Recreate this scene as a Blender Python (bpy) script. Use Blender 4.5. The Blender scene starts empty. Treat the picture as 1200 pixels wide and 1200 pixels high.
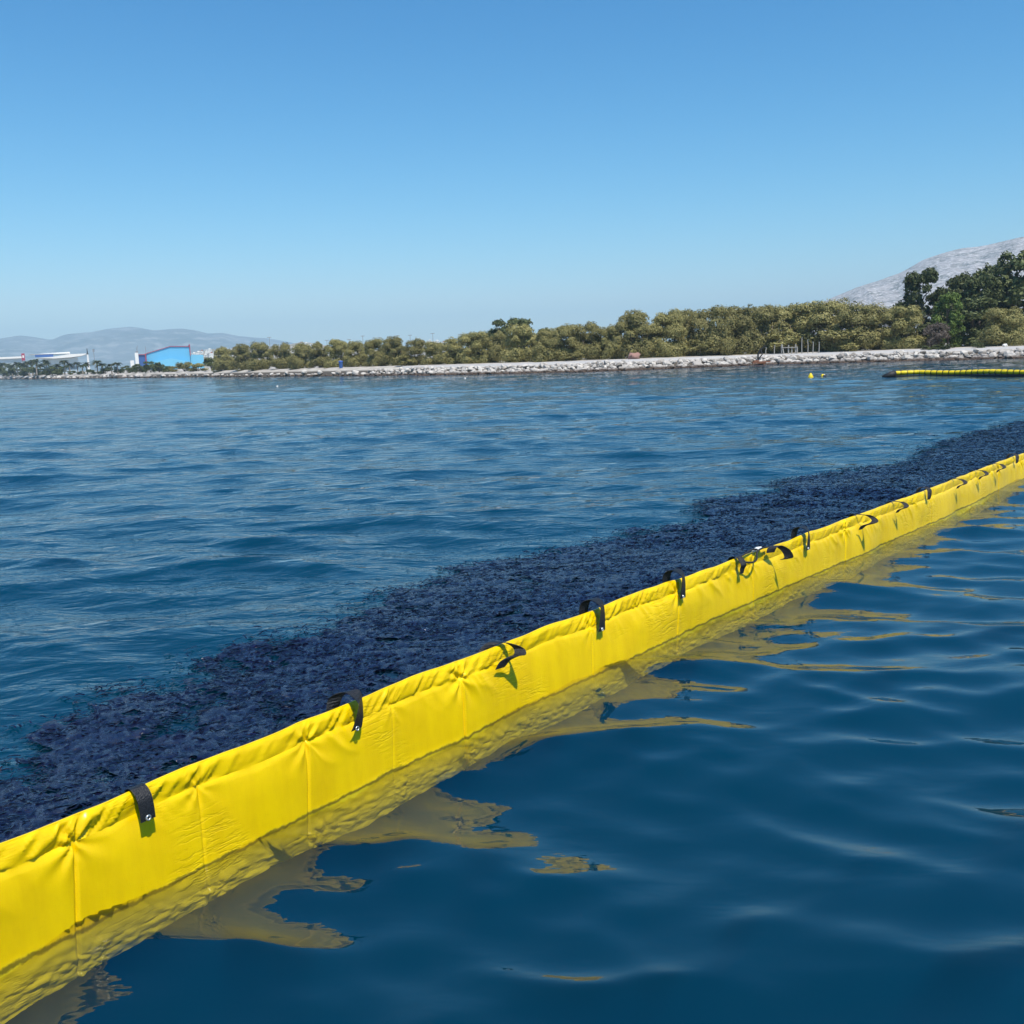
import bpy, math, random
import numpy as np
from mathutils import Vector, Matrix

rng = np.random.default_rng(7)
random.seed(7)
S = bpy.context.scene
C = S.collection
R = math.radians

# ------------------------------------------------------------------ camera
CAM_H = 1.6
F_PX = 1150.0            # focal length in pixels of the 1200 px photograph
PITCH, ROLL = 8.95, 2.0  # degrees: looking down, rolled so the horizon climbs to the right
cam_d = bpy.data.cameras.new('camera')
cam_d.sensor_width = 36.0
cam_d.lens = 36.0 * F_PX / 1200.0
cam_d.clip_start, cam_d.clip_end = 0.05, 40000.0
cam = bpy.data.objects.new('camera', cam_d)
C.objects.link(cam)
CAM_M = Matrix.Rotation(R(90 - PITCH), 3, 'X') @ Matrix.Rotation(R(-ROLL), 3, 'Z')
cam.matrix_world = Matrix.Translation((0, 0, CAM_H)) @ CAM_M.to_4x4()
S.camera = cam
CM = np.array(CAM_M)


def ray(u, v):
    d = CM @ np.array([(u - 600) / F_PX, -(v - 600) / F_PX, -1.0])
    return d / np.linalg.norm(d)


def on_plane(u, v, z=0.0):
    d = ray(u, v)
    t = (z - CAM_H) / d[2]
    return np.array([d[0] * t, d[1] * t, z])


def at_dist(u, v, dist):
    """point seen at (u,v), 'dist' metres away in plan"""
    d = ray(u, v)
    t = dist / math.hypot(d[0], d[1])
    return np.array([d[0] * t, d[1] * t, CAM_H + d[2] * t])


# ------------------------------------------------------------------ light
SUN_EL, SUN_AZ = 63.0, 152.0      # azimuth clockwise from +Y (the view direction)
w = bpy.data.worlds.new('World')
S.world = w
w.use_nodes = True
nt = w.node_tree
nt.nodes.clear()
out = nt.nodes.new('ShaderNodeOutputWorld')
bg = nt.nodes.new('ShaderNodeBackground')
sky = nt.nodes.new('ShaderNodeTexSky')
sky.sky_type = 'NISHITA'
sky.sun_disc = False
sky.sun_elevation = R(SUN_EL)
sky.sun_rotation = R(SUN_AZ)
sky.altitude = 0
sky.air_density = 1.0
sky.dust_density = 0.4
sky.ozone_density = 2.2
# clear Mediterranean air: less red in the deep sky than the stock model gives
SKY_STR = 0.125
sp = nt.nodes.new('ShaderNodeSeparateColor'); cb = nt.nodes.new('ShaderNodeCombineColor')
nt.links.new(sky.outputs[0], sp.inputs[0])


def _m(op, a, b):
    x = nt.nodes.new('ShaderNodeMath'); x.operation = op
    for i, q in enumerate((a, b)):
        if isinstance(q, (int, float)): x.inputs[i].default_value = q
        else: nt.links.new(q, x.inputs[i])
    return x.outputs[0]


_r = _m('MINIMUM', _m('MULTIPLY', _m('POWER', _m('MULTIPLY', sp.outputs[0], SKY_STR), 2.12), 1.57 / SKY_STR), _m('MULTIPLY', sp.outputs[0], 1.0))
nt.links.new(_r, cb.inputs[0])
_g = _m('MULTIPLY', _m('POWER', _m('MULTIPLY', sp.outputs[1], SKY_STR), 1.28), 1.24 / SKY_STR)
nt.links.new(_m('MINIMUM', _g, _m('MULTIPLY', sp.outputs[1], 1.2)), cb.inputs[1])
nt.links.new(_m('MULTIPLY', sp.outputs[2], 1.25), cb.inputs[2])
nt.links.new(cb.outputs[0], bg.inputs['Color'])
bg.inputs['Strength'].default_value = SKY_STR / 2 ** 0.22
nt.links.new(bg.outputs[0], out.inputs['Surface'])

sun_d = bpy.data.lights.new('sun', 'SUN')
sun_d.energy = 4.8
sun_d.angle = R(0.53)
sun_d.color = (1.0, 0.95, 0.87)
sun = bpy.data.objects.new('sun', sun_d)
C.objects.link(sun)
to_sun = Vector((math.sin(R(SUN_AZ)) * math.cos(R(SUN_EL)), math.cos(R(SUN_AZ)) * math.cos(R(SUN_EL)), math.sin(R(SUN_EL))))
sun.rotation_euler = to_sun.to_track_quat('Z', 'Y').to_euler()
sun.location = to_sun * 50

S.view_settings.view_transform = 'Standard'
S.view_settings.look = 'None'
S.view_settings.gamma = 1
S.view_settings.exposure = 0.24
S.view_settings.use_curve_mapping = False
S.render.engine = 'CYCLES'
S.cycles.use_denoising = True
S.cycles.max_bounces = 8
S.cycles.volume_bounces = 0
S.cycles.transparent_max_bounces = 16
S.cycles.caustics_reflective = False
S.cycles.caustics_refractive = False


# ------------------------------------------------------------------ helpers
def mesh_np(name, V, F, mat=None, smooth=True, parent=None, uv=None, attrs=None):
    """V (n,3); F a (m,3)/(m,4) array or a list of such arrays; linked as ONE mesh object"""
    me = bpy.data.meshes.new(name)
    fill_mesh(me, V, F, smooth, uv, attrs)
    if mat is not None:
        me.materials.append(mat)
    o = bpy.data.objects.new(name, me)
    C.objects.link(o)
    if parent is not None:
        o.parent = parent
    return o


def fill_mesh(me, V, F, smooth=True, uv=None, attrs=None):
    V = np.asarray(V, dtype=np.float32)
    if not isinstance(F, (list, tuple)):
        F = [F]
    F = [np.asarray(f, dtype=np.int32) for f in F if len(f)]
    loops = np.concatenate([f.ravel() for f in F])
    counts = np.concatenate([np.full(len(f), f.shape[1], dtype=np.int32) for f in F])
    starts = np.concatenate([[0], np.cumsum(counts)[:-1]]).astype(np.int32)
    me.vertices.add(len(V))
    me.vertices.foreach_set('co', V.ravel())
    me.loops.add(len(loops))
    me.loops.foreach_set('vertex_index', loops)
    me.polygons.add(len(counts))
    me.polygons.foreach_set('loop_start', starts)
    me.polygons.foreach_set('loop_total', counts)
    me.polygons.foreach_set('use_smooth', np.full(len(counts), bool(smooth)))
    if uv is not None:
        l = me.uv_layers.new(name='UVMap')
        l.data.foreach_set('uv', np.asarray(uv, dtype=np.float32)[loops].ravel())
    if attrs:
        for k, a in attrs.items():
            at = me.attributes.new(k, 'FLOAT', 'POINT')
            at.data.foreach_set('value', np.asarray(a, dtype=np.float32))
    me.update(calc_edges=True)


def grid_faces(nr, nc, wrap=False, base=0):
    i = np.arange(nr - 1)[:, None]
    j = np.arange(nc if wrap else nc - 1)[None, :]
    j2 = (j + 1) % nc
    a = i * nc + j
    b = i * nc + j2
    return (np.stack([a, b, b + nc, a + nc], -1).reshape(-1, 4) + base).astype(np.int32)


class MB:
    """collects simple solids for one mesh"""
    def __init__(self):
        self.V, self.F3, self.F4, self.n = [], [], [], 0

    def add(self, V, F4=None, F3=None):
        V = np.asarray(V, float)
        self.V.append(V)
        if F4 is not None and len(F4): self.F4.append(np.asarray(F4) + self.n)
        if F3 is not None and len(F3): self.F3.append(np.asarray(F3) + self.n)
        self.n += len(V)

    def box(self, c, s, rz=0.0):
        x, y, z = np.array(s) / 2
        P = np.array([[-x, -y, -z], [x, -y, -z], [x, y, -z], [-x, y, -z], [-x, -y, z], [x, -y, z], [x, y, z], [-x, y, z]])
        if rz:
            cs, sn = math.cos(rz), math.sin(rz)
            P = np.stack([P[:, 0] * cs - P[:, 1] * sn, P[:, 0] * sn + P[:, 1] * cs, P[:, 2]], -1)
        self.add(P + np.array(c), [[3, 2, 1, 0], [4, 5, 6, 7], [0, 1, 5, 4], [1, 2, 6, 5], [2, 3, 7, 6], [3, 0, 4, 7]])

    def tube(self, pts, rad, n=8, cap=True):
        pts = np.asarray(pts, float)
        rad = np.atleast_1d(np.asarray(rad, float))
        rad = np.interp(np.linspace(0, 1, len(pts)), np.linspace(0, 1, len(rad)), rad) if len(rad) > 1 else np.full(len(pts), rad[0])
        T = np.gradient(pts, axis=0)
        T /= np.linalg.norm(T, axis=1)[:, None] + 1e-9
        up = np.array([0, 0, 1.0]) if abs(T[0][2]) < 0.9 else np.array([1.0, 0, 0])
        V = []
        for p, t, r in zip(pts, T, rad):
            a = np.cross(up, t); a /= np.linalg.norm(a) + 1e-9
            b = np.cross(t, a)
            up = b
            th = np.linspace(0, 2 * np.pi, n, endpoint=False)
            V.append(p + r * (np.cos(th)[:, None] * a + np.sin(th)[:, None] * b))
        V = np.concatenate(V)
        F3 = []
        if cap:
            V = np.concatenate([V, pts[:1], pts[-1:]])
            m = len(V)
            L = (len(pts) - 1) * n
            for j in range(n):
                F3.append([m - 2, (j + 1) % n, j]); F3.append([m - 1, L + j, L + (j + 1) % n])
        self.add(V, grid_faces(len(pts), n, True), F3)

    def prism(self, poly, depth_vec):
        """closed outline (n,3) extruded along depth_vec"""
        P = np.asarray(poly, float); n = len(P)
        c = P.mean(0)
        V = np.concatenate([P, P + depth_vec, [c], [c + depth_vec]])
        F4 = [[i, (i + 1) % n, n + (i + 1) % n, n + i] for i in range(n)]
        F3 = [[2 * n, (i + 1) % n, i] for i in range(n)] + [[2 * n + 1, n + i, n + (i + 1) % n] for i in range(n)]
        self.add(V, F4, F3)

    def build(self, name, mat, parent=None, smooth=False):
        V = np.concatenate(self.V)
        F = []
        if self.F4: F.append(np.concatenate(self.F4))
        if self.F3: F.append(np.concatenate(self.F3))
        return mesh_np(name, V, F, mat, smooth, parent)


def tag(o, label=None, cat=None, group=None, kind=None):
    if label: o['label'] = label
    if cat: o['category'] = cat
    if group: o['group'] = group
    if kind: o['kind'] = kind
    return o


def thing(name, label, cat, loc=(0, 0, 0), rz=0.0, group=None, kind=None):
    o = bpy.data.objects.new(name, None)
    o.empty_display_size = 0.2
    o.location = loc
    o.rotation_euler = (0, 0, rz)
    C.objects.link(o)
    return tag(o, label, cat, group, kind)


def copy_tree(root, loc, rz=0.0, sc=(1, 1, 1), label=None):
    r = root.copy(); C.objects.link(r)
    r.location = loc; r.rotation_euler = (0, 0, rz); r.scale = sc
    if label: r['label'] = label
    for ch in list(root.children):
        c = ch.copy(); C.objects.link(c); c.parent = r
        for g in list(ch.children):
            d = g.copy(); C.objects.link(d); d.parent = c
    return r


def sstep(a, b, x):
    t = np.clip((x - a) / (b - a), 0, 1)
    return t * t * (3 - 2 * t)


_tab = np.random.default_rng(3).random((256, 256))


def vnoise(x, y):
    """smooth value noise 0..1"""
    x = np.asarray(x, float); y = np.asarray(y, float)
    xi = np.floor(x).astype(int); yi = np.floor(y).astype(int)
    fx = x - xi; fy = y - yi
    fx = fx * fx * (3 - 2 * fx); fy = fy * fy * (3 - 2 * fy)
    a = _tab[xi % 256, yi % 256]; b = _tab[(xi + 1) % 256, yi % 256]
    c = _tab[xi % 256, (yi + 1) % 256]; d = _tab[(xi + 1) % 256, (yi + 1) % 256]
    return (a * (1 - fx) + b * fx) * (1 - fy) + (c * (1 - fx) + d * fx) * fy


def fbm(x, y, o=4, g=0.5):
    s = 0; a = 1; t = 0
    for k in range(o):
        s = s + a * vnoise(x * 2 ** k + 17.3 * k, y * 2 ** k + 9.1 * k); t += a; a *= g
    return s / t


# ------------------------------------------------------------------ materials
def mat_new(name):
    m = bpy.data.materials.new(name)
    m.use_nodes = True
    n = m.node_tree
    b = n.nodes.get('Principled BSDF')
    return m, n, b


def nd(n, t, **kw):
    x = n.nodes.new(t)
    for k, v in kw.items():
        if k in x.inputs: x.inputs[k].default_value = v
        else: setattr(x, k, v)
    return x


def plain(name, col, rough=0.6, var=0.12, scale=4.0, metal=0.0, bump=0.0, spec=0.4):
    """colour broken by noise so no surface is flat"""
    m, n, b = mat_new(name)
    tc = nd(n, 'ShaderNodeTexCoord')
    no = nd(n, 'ShaderNodeTexNoise', Scale=scale, Detail=5.0)
    n.links.new(tc.outputs['Object'], no.inputs['Vector'])
    mx = nd(n, 'ShaderNodeMixRGB')
    mx.inputs[1].default_value = (*[c * (1 - var) for c in col], 1)
    mx.inputs[2].default_value = (*[min(1, c * (1 + var)) for c in col], 1)
    n.links.new(no.outputs['Fac'], mx.inputs[0])
    n.links.new(mx.outputs[0], b.inputs['Base Color'])
    b.inputs['Roughness'].default_value = rough
    b.inputs['Metallic'].default_value = metal
    b.inputs['Specular IOR Level'].default_value = spec
    if bump:
        bp = nd(n, 'ShaderNodeBump', Strength=bump, Distance=0.02)
        n.links.new(no.outputs['Fac'], bp.inputs['Height'])
        n.links.new(bp.outputs[0], b.inputs['Normal'])
    return m


def water_material():
    m, n, b = mat_new('sea_water')
    n.nodes.remove(b)
    o = n.nodes['Material Output']
    tc = nd(n, 'ShaderNodeTexCoord')
    at = nd(n, 'ShaderNodeAttribute', attribute_name='chop')
    mp = nd(n, 'ShaderNodeMapping'); mp.inputs['Scale'].default_value = (0.55, 1.0, 1.0)
    mp.inputs['Rotation'].default_value = (0, 0, R(-8))
    n.links.new(tc.outputs['Object'], mp.inputs['Vector'])
    n1 = nd(n, 'ShaderNodeTexNoise', Scale=3.2, Detail=4.0, Roughness=0.55, Distortion=0.4)
    n2 = nd(n, 'ShaderNodeTexNoise', Scale=13.0, Detail=2.0, Roughness=0.5)
    for q in (n1, n2): n.links.new(mp.outputs[0], q.inputs['Vector'])
    ma = nd(n, 'ShaderNodeMath', operation='MULTIPLY_ADD')
    ma.inputs[1].default_value = 0.08
    n.links.new(n2.outputs['Fac'], ma.inputs[0]); n.links.new(n1.outputs['Fac'], ma.inputs[2])
    mu = nd(n, 'ShaderNodeMath', operation='MULTIPLY')
    n.links.new(ma.outputs[0], mu.inputs[0]); n.links.new(at.outputs['Fac'], mu.inputs[1])
    bp = nd(n, 'ShaderNodeBump', Strength=1.0, Distance=0.045)
    n.links.new(mu.outputs[0], bp.inputs['Height'])
    fr = nd(n, 'ShaderNodeFresnel', IOR=1.66)
    n.links.new(bp.outputs[0], fr.inputs['Normal'])
    tr = nd(n, 'ShaderNodeBsdfTransparent')
    gl = nd(n, 'ShaderNodeBsdfGlossy', Roughness=0.004)
    n.links.new(bp.outputs[0], gl.inputs['Normal'])
    mx = nd(n, 'ShaderNodeMixShader')
    n.links.new(fr.outputs[0], mx.inputs[0]); n.links.new(tr.outputs[0], mx.inputs[1]); n.links.new(gl.outputs[0], mx.inputs[2])
    n.links.new(mx.outputs[0], o.inputs['Surface'])
    vs = nd(n, 'ShaderNodeVolumeScatter', Density=WATER_SCATTER, Anisotropy=0.0)
    vs.inputs['Color'].default_value = (*WATER_COLOR, 1)
    va = nd(n, 'ShaderNodeVolumeAbsorption', Density=WATER_ABSORB)
    va.inputs['Color'].default_value = (0.42, 0.55, 0.60, 1)
    ad = nd(n, 'ShaderNodeAddShader')
    n.links.new(vs.outputs[0], ad.inputs[0]); n.links.new(va.outputs[0], ad.inputs[1])
    n.links.new(ad.outputs[0], o.inputs['Volume'])
    return m


WATER_SCATTER, WATER_ABSORB = 1.7, 3.2
WATER_COLOR = (0.001, 0.185, 0.46)


def vinyl_material():
    m, n, b = mat_new('yellow_vinyl')
    uv = nd(n, 'ShaderNodeUVMap')
    mp = nd(n, 'ShaderNodeMapping'); mp.inputs['Rotation'].default_value = (0, 0, R(-50)); mp.inputs['Scale'].default_value = (1.0, 5.0, 1.0)
    n.links.new(uv.outputs[0], mp.inputs['Vector'])
    cr = nd(n, 'ShaderNodeTexNoise', Scale=5.0, Detail=4.0, Roughness=0.6, Distortion=0.25)
    n.links.new(mp.outputs[0], cr.inputs['Vector'])
    # ridged crease lines
    a1 = nd(n, 'ShaderNodeMath', operation='SUBTRACT'); a1.inputs[1].default_value = 0.5
    a2 = nd(n, 'ShaderNodeMath', operation='ABSOLUTE')
    a3 = nd(n, 'ShaderNodeMapRange'); a3.inputs['From Min'].default_value = 0.0; a3.inputs['From Max'].default_value = 0.05
    a3.inputs['To Min'].default_value = 1.0; a3.inputs['To Max'].default_value = 0.0
    n.links.new(cr.outputs['Fac'], a1.inputs[0]); n.links.new(a1.outputs[0], a2.inputs[0]); n.links.new(a2.outputs[0], a3.inputs['Value'])
    gate = nd(n, 'ShaderNodeTexNoise', Scale=2.3, Detail=2.0)
    n.links.new(uv.outputs[0], gate.inputs['Vector'])
    gr = nd(n, 'ShaderNodeMapRange'); gr.inputs['From Min'].default_value = 0.50; gr.inputs['From Max'].default_value = 0.68
    n.links.new(gate.outputs['Fac'], gr.inputs['Value'])
    g = nd(n, 'ShaderNodeMath', operation='MULTIPLY')
    n.links.new(a3.outputs[0], g.inputs[0]); n.links.new(gr.outputs[0], g.inputs[1])
    sm = nd(n, 'ShaderNodeTexNoise', Scale=14.0, Detail=3.0)
    n.links.new(uv.outputs[0], sm.inputs['Vector'])
    ad = nd(n, 'ShaderNodeMath', operation='MULTIPLY_ADD'); ad.inputs[1].default_value = 0.8
    n.links.new(sm.outputs['Fac'], ad.inputs[0]); n.links.new(g.outputs[0], ad.inputs[2])
    bp = nd(n, 'ShaderNodeBump', Strength=0.6, Distance=0.0032)
    n.links.new(ad.outputs[0], bp.inputs['Height'])
    n.links.new(bp.outputs[0], b.inputs['Normal'])
    st = nd(n, 'ShaderNodeTexNoise', Scale=3.0, Detail=6.0, Roughness=0.65)
    mp2 = nd(n, 'ShaderNodeMapping'); mp2.inputs['Scale'].default_value = (3.0, 0.7, 1.0)
    n.links.new(uv.outputs[0], mp2.inputs['Vector']); n.links.new(mp2.outputs[0], st.inputs['Vector'])
    ra = nd(n, 'ShaderNodeValToRGB')
    ra.color_ramp.elements[0].position = 0.25; ra.color_ramp.elements[0].color = (0.78, 0.49, 0.0, 1)
    ra.color_ramp.elements[1].position = 0.6; ra.color_ramp.elements[1].color = (0.90, 0.61, 0.0, 1)
    n.links.new(st.outputs['Fac'], ra.inputs[0])
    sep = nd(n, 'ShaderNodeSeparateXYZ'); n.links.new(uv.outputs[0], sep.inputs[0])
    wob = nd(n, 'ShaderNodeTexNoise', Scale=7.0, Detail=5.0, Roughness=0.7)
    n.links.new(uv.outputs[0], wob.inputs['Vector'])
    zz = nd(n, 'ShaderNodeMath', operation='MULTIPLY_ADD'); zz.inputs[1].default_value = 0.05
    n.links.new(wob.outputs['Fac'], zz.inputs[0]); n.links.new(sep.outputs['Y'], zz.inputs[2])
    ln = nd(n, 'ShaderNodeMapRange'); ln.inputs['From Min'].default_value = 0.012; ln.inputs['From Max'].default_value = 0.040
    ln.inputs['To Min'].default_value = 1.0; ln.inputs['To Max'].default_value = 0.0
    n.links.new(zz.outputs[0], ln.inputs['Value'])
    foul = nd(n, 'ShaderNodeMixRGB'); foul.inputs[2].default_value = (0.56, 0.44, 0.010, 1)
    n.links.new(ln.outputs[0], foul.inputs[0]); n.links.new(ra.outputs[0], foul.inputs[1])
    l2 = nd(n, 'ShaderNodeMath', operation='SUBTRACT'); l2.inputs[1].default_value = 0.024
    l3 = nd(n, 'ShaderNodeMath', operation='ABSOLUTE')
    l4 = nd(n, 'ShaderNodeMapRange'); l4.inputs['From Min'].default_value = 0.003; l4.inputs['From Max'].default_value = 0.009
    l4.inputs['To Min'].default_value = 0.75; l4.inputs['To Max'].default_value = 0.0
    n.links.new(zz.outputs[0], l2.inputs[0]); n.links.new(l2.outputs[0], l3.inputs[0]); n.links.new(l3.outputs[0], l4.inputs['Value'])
    waterline_dark = nd(n, 'ShaderNodeMixRGB'); waterline_dark.inputs[2].default_value = (0.05, 0.045, 0.01, 1)  # darker broken line along the waterline
    n.links.new(l4.outputs[0], waterline_dark.inputs[0]); n.links.new(foul.outputs[0], waterline_dark.inputs[1])
    # scuffs and salt bloom
    sf = nd(n, 'ShaderNodeTexNoise', Scale=26.0, Detail=7.0, Roughness=0.75)
    n.links.new(mp.outputs[0], sf.inputs['Vector'])
    sr = nd(n, 'ShaderNodeMapRange'); sr.inputs['From Min'].default_value = 0.60; sr.inputs['From Max'].default_value = 0.80; sr.inputs['To Max'].default_value = 0.45
    n.links.new(sf.outputs['Fac'], sr.inputs['Value'])
    scf = nd(n, 'ShaderNodeMixRGB'); scf.inputs[2].default_value = (0.50, 0.36, 0.02, 1)
    n.links.new(sr.outputs[0], scf.inputs[0]); n.links.new(waterline_dark.outputs[0], scf.inputs[1])
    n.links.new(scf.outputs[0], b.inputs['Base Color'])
    b.inputs['Roughness'].default_value = 0.30
    b.inputs['Specular IOR Level'].default_value = 0.30
    return m


def leaf_material(name, c1, c2, c3):
    m, n, b = mat_new(name)
    ge = nd(n, 'ShaderNodeNewGeometry')
    oi = nd(n, 'ShaderNodeObjectInfo')
    ra = nd(n, 'ShaderNodeValToRGB')
    ra.color_ramp.elements[0].color = (*c1, 1); ra.color_ramp.elements[1].color = (*c3, 1)
    e = ra.color_ramp.elements.new(0.5); e.color = (*c2, 1)
    n.links.new(ge.outputs['Random Per Island'], ra.inputs[0])
    hs = nd(n, 'ShaderNodeHueSaturation')
    mr = nd(n, 'ShaderNodeMapRange'); mr.inputs['To Min'].default_value = 0.78; mr.inputs['To Max'].default_value = 1.2
    n.links.new(oi.outputs['Random'], mr.inputs['Value']); n.links.new(mr.outputs[0], hs.inputs['Value'])
    n.links.new(ra.outputs[0], hs.inputs['Color'])
    n.links.new(hs.outputs[0], b.inputs['Base Color'])
    b.inputs['Roughness'].default_value = 0.6
    b.inputs['Specular IOR Level'].default_value = 0.25
    tl = nd(n, 'ShaderNodeBsdfTranslucent')
    n.links.new(hs.outputs[0], tl.inputs['Color'])
    mx = nd(n, 'ShaderNodeMixShader'); mx.inputs[0].default_value = 0.15
    n.links.new(b.outputs[0], mx.inputs[1]); n.links.new(tl.outputs[0], mx.inputs[2])
    n.links.new(mx.outputs[0], n.nodes['Material Output'].inputs['Surface'])
    return m


def film_material():
    m, n, b = mat_new('weed_film')
    tc = nd(n, 'ShaderNodeTexCoord')
    mp = nd(n, 'ShaderNodeMapping'); mp.inputs['Scale'].default_value = (0.5, 1.6, 1.0); mp.inputs['Rotation'].default_value = (0, 0, R(-12))
    n.links.new(tc.outputs['Object'], mp.inputs['Vector'])
    no = nd(n, 'ShaderNodeTexNoise', Scale=45.0, Detail=7.0, Roughness=0.68, Distortion=0.9)
    n.links.new(mp.outputs[0], no.inputs['Vector'])
    ra = nd(n, 'ShaderNodeValToRGB')
    ra.color_ramp.elements[0].position = 0.35; ra.color_ramp.elements[0].color = (0.002, 0.002, 0.013, 1)
    ra.color_ramp.elements[1].position = 0.7; ra.color_ramp.elements[1].color = (0.008, 0.008, 0.042, 1)
    n.links.new(no.outputs['Fac'], ra.inputs[0]); n.links.new(ra.outputs[0], b.inputs['Base Color'])
    bp = nd(n, 'ShaderNodeBump', Strength=0.7, Distance=0.012)
    n.links.new(no.outputs['Fac'], bp.inputs['Height']); n.links.new(bp.outputs[0], b.inputs['Normal'])
    b.inputs['Roughness'].default_value = 0.14
    b.inputs['IOR'].default_value = 1.68
    return m


def weed_material():
    m, n, b = mat_new('wet_weed')
    ge = nd(n, 'ShaderNodeNewGeometry')
    ra = nd(n, 'ShaderNodeValToRGB')
    ra.color_ramp.elements[0].color = (0.003, 0.003, 0.010, 1)
    ra.color_ramp.elements[1].color = (0.010, 0.010, 0.044, 1)
    e = ra.color_ramp.elements.new(0.93); e.color = (0.0035, 0.004, 0.020, 1)
    n.links.new(ge.outputs['Random Per Island'], ra.inputs[0])
    n.links.new(ra.outputs[0], b.inputs['Base Color'])
    b.inputs['Roughness'].default_value = 0.24
    b.inputs['Specular IOR Level'].default_value = 0.7
    return m


def rock_hill_material(name, c_rock, c_dark, c_white, scale, amt):
    m, n, b = mat_new(name)
    tc = nd(n, 'ShaderNodeTexCoord')
    n1 = nd(n, 'ShaderNodeTexNoise', Scale=scale, Detail=9.0, Roughness=0.7)
    n2 = nd(n, 'ShaderNodeTexNoise', Scale=scale * 5, Detail=6.0, Roughness=0.7)
    mp = nd(n, 'ShaderNodeMapping'); mp.inputs['Scale'].default_value = (1, 1, 2.2); mp.inputs['Rotation'].default_value = (0, R(24), 0)
    n.links.new(tc.outputs['Object'], mp.inputs['Vector'])
    n.links.new(mp.outputs[0], n1.inputs['Vector']); n.links.new(mp.outputs[0], n2.inputs['Vector'])
    r1 = nd(n, 'ShaderNodeValToRGB')
    r1.color_ramp.elements[0].position = 0.42; r1.color_ramp.elements[0].color = (*c_dark, 1)
    r1.color_ramp.elements[1].position = 0.56; r1.color_ramp.elements[1].color = (*c_rock, 1)
    n.links.new(n1.outputs['Fac'], r1.inputs[0])
    r2 = nd(n, 'ShaderNodeValToRGB')
    r2.color_ramp.elements[0].position = 0.50; r2.color_ramp.elements[0].color = (0, 0, 0, 1)
    r2.color_ramp.elements[1].position = 0.60; r2.color_ramp.elements[1].color = (amt, amt, amt, 1)
    n.links.new(n2.outputs['Fac'], r2.inputs[0])
    mx = nd(n, 'ShaderNodeMixRGB'); mx.inputs[2].default_value = (*c_white, 1)
    n.links.new(r2.outputs[0], mx.inputs[0]); n.links.new(r1.outputs[0], mx.inputs[1])
    n.links.new(mx.outputs[0], b.inputs['Base Color'])
    b.inputs['Roughness'].default_value = 0.95
    b.inputs['Specular IOR Level'].default_value = 0.1
    return m


def stone_material():
    m, n, b = mat_new('shore_stone')
    ge = nd(n, 'ShaderNodeNewGeometry')
    tc = nd(n, 'ShaderNodeTexCoord')
    ra = nd(n, 'ShaderNodeValToRGB')
    ra.color_ramp.elements[0].color = (0.22, 0.19, 0.16, 1)
    ra.color_ramp.elements[1].color = (0.60, 0.55, 0.49, 1)
    e = ra.color_ramp.elements.new(0.25); e.color = (0.40, 0.36, 0.32, 1)
    n.links.new(ge.outputs['Random Per Island'], ra.inputs[0])
    no = nd(n, 'ShaderNodeTexNoise', Scale=2.2, Detail=6.0, Roughness=0.7)
    n.links.new(tc.outputs['Object'], no.inputs['Vector'])
    sep = nd(n, 'ShaderNodeSeparateXYZ'); n.links.new(ge.outputs['Position'], sep.inputs[0])
    ad = nd(n, 'ShaderNodeMath', operation='MULTIPLY_ADD'); ad.inputs[1].default_value = -0.45
    n.links.new(no.outputs['Fac'], ad.inputs[0]); n.links.new(sep.outputs['Z'], ad.inputs[2])
    # weed and tide stain band just above the water
    mr = nd(n, 'ShaderNodeMapRange'); mr.inputs['From Min'].default_value = -0.06; mr.inputs['From Max'].default_value = 0.12
    n.links.new(ad.outputs[0], mr.inputs['Value'])
    st = nd(n, 'ShaderNodeMixRGB'); st.inputs[1].default_value = (0.07, 0.045, 0.03, 1)
    n.links.new(mr.outputs[0], st.inputs[0]); n.links.new(ra.outputs[0], st.inputs[2])
    n.links.new(st.outputs[0], b.inputs['Base Color'])
    b.inputs['Roughness'].default_value = 0.85
    bp = nd(n, 'ShaderNodeBump', Strength=0.6, Distance=0.15)
    n.links.new(no.outputs['Fac'], bp.inputs['Height']); n.links.new(bp.outputs[0], b.inputs['Normal'])
    return m


M_WATER = water_material()
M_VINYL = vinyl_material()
M_WEBBING = plain('black_webbing', (0.012, 0.012, 0.014), 0.42, 0.3, 220.0, bump=0.4)
M_METAL = plain('eyelet_metal', (0.62, 0.62, 0.60), 0.3, 0.1, 60.0, metal=0.9)
M_TAG = plain('white_tag', (0.75, 0.75, 0.72), 0.5, 0.15, 40.0)
M_WEED = weed_material()
M_FILM = film_material()
M_TAMARISK = leaf_material('tamarisk_leaf', (0.17, 0.16, 0.05), (0.26, 0.235, 0.08), (0.35, 0.30, 0.12))
M_EUCALYPT = leaf_material('eucalyptus_leaf', (0.055, 0.075, 0.026), (0.105, 0.125, 0.042), (0.16, 0.17, 0.065))
M_BRIGHT = leaf_material('bright_leaf', (0.07, 0.11, 0.02), (0.11, 0.16, 0.03), (0.15, 0.2, 0.05))
M_DRY = leaf_material('dry_twig', (0.10, 0.075, 0.06), (0.16, 0.125, 0.10), (0.21, 0.17, 0.14))
M_PALMLEAF = leaf_material('palm_frond', (0.03, 0.045, 0.018), (0.055, 0.07, 0.028), (0.10, 0.095, 0.045))
M_BARK = plain('bark', (0.16, 0.12, 0.09), 0.9, 0.3, 6.0, bump=0.5)
M_PALMTRUNK = plain('palm_trunk', (0.33, 0.27, 0.21), 0.9, 0.25, 5.0)
M_STONE = stone_material()
M_WHITE = plain('white_render', (0.78, 0.76, 0.72), 0.7, 0.06, 0.6)
M_PALE = plain('pale_cladding', (0.46, 0.54, 0.60), 0.6, 0.08, 0.3)
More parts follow.
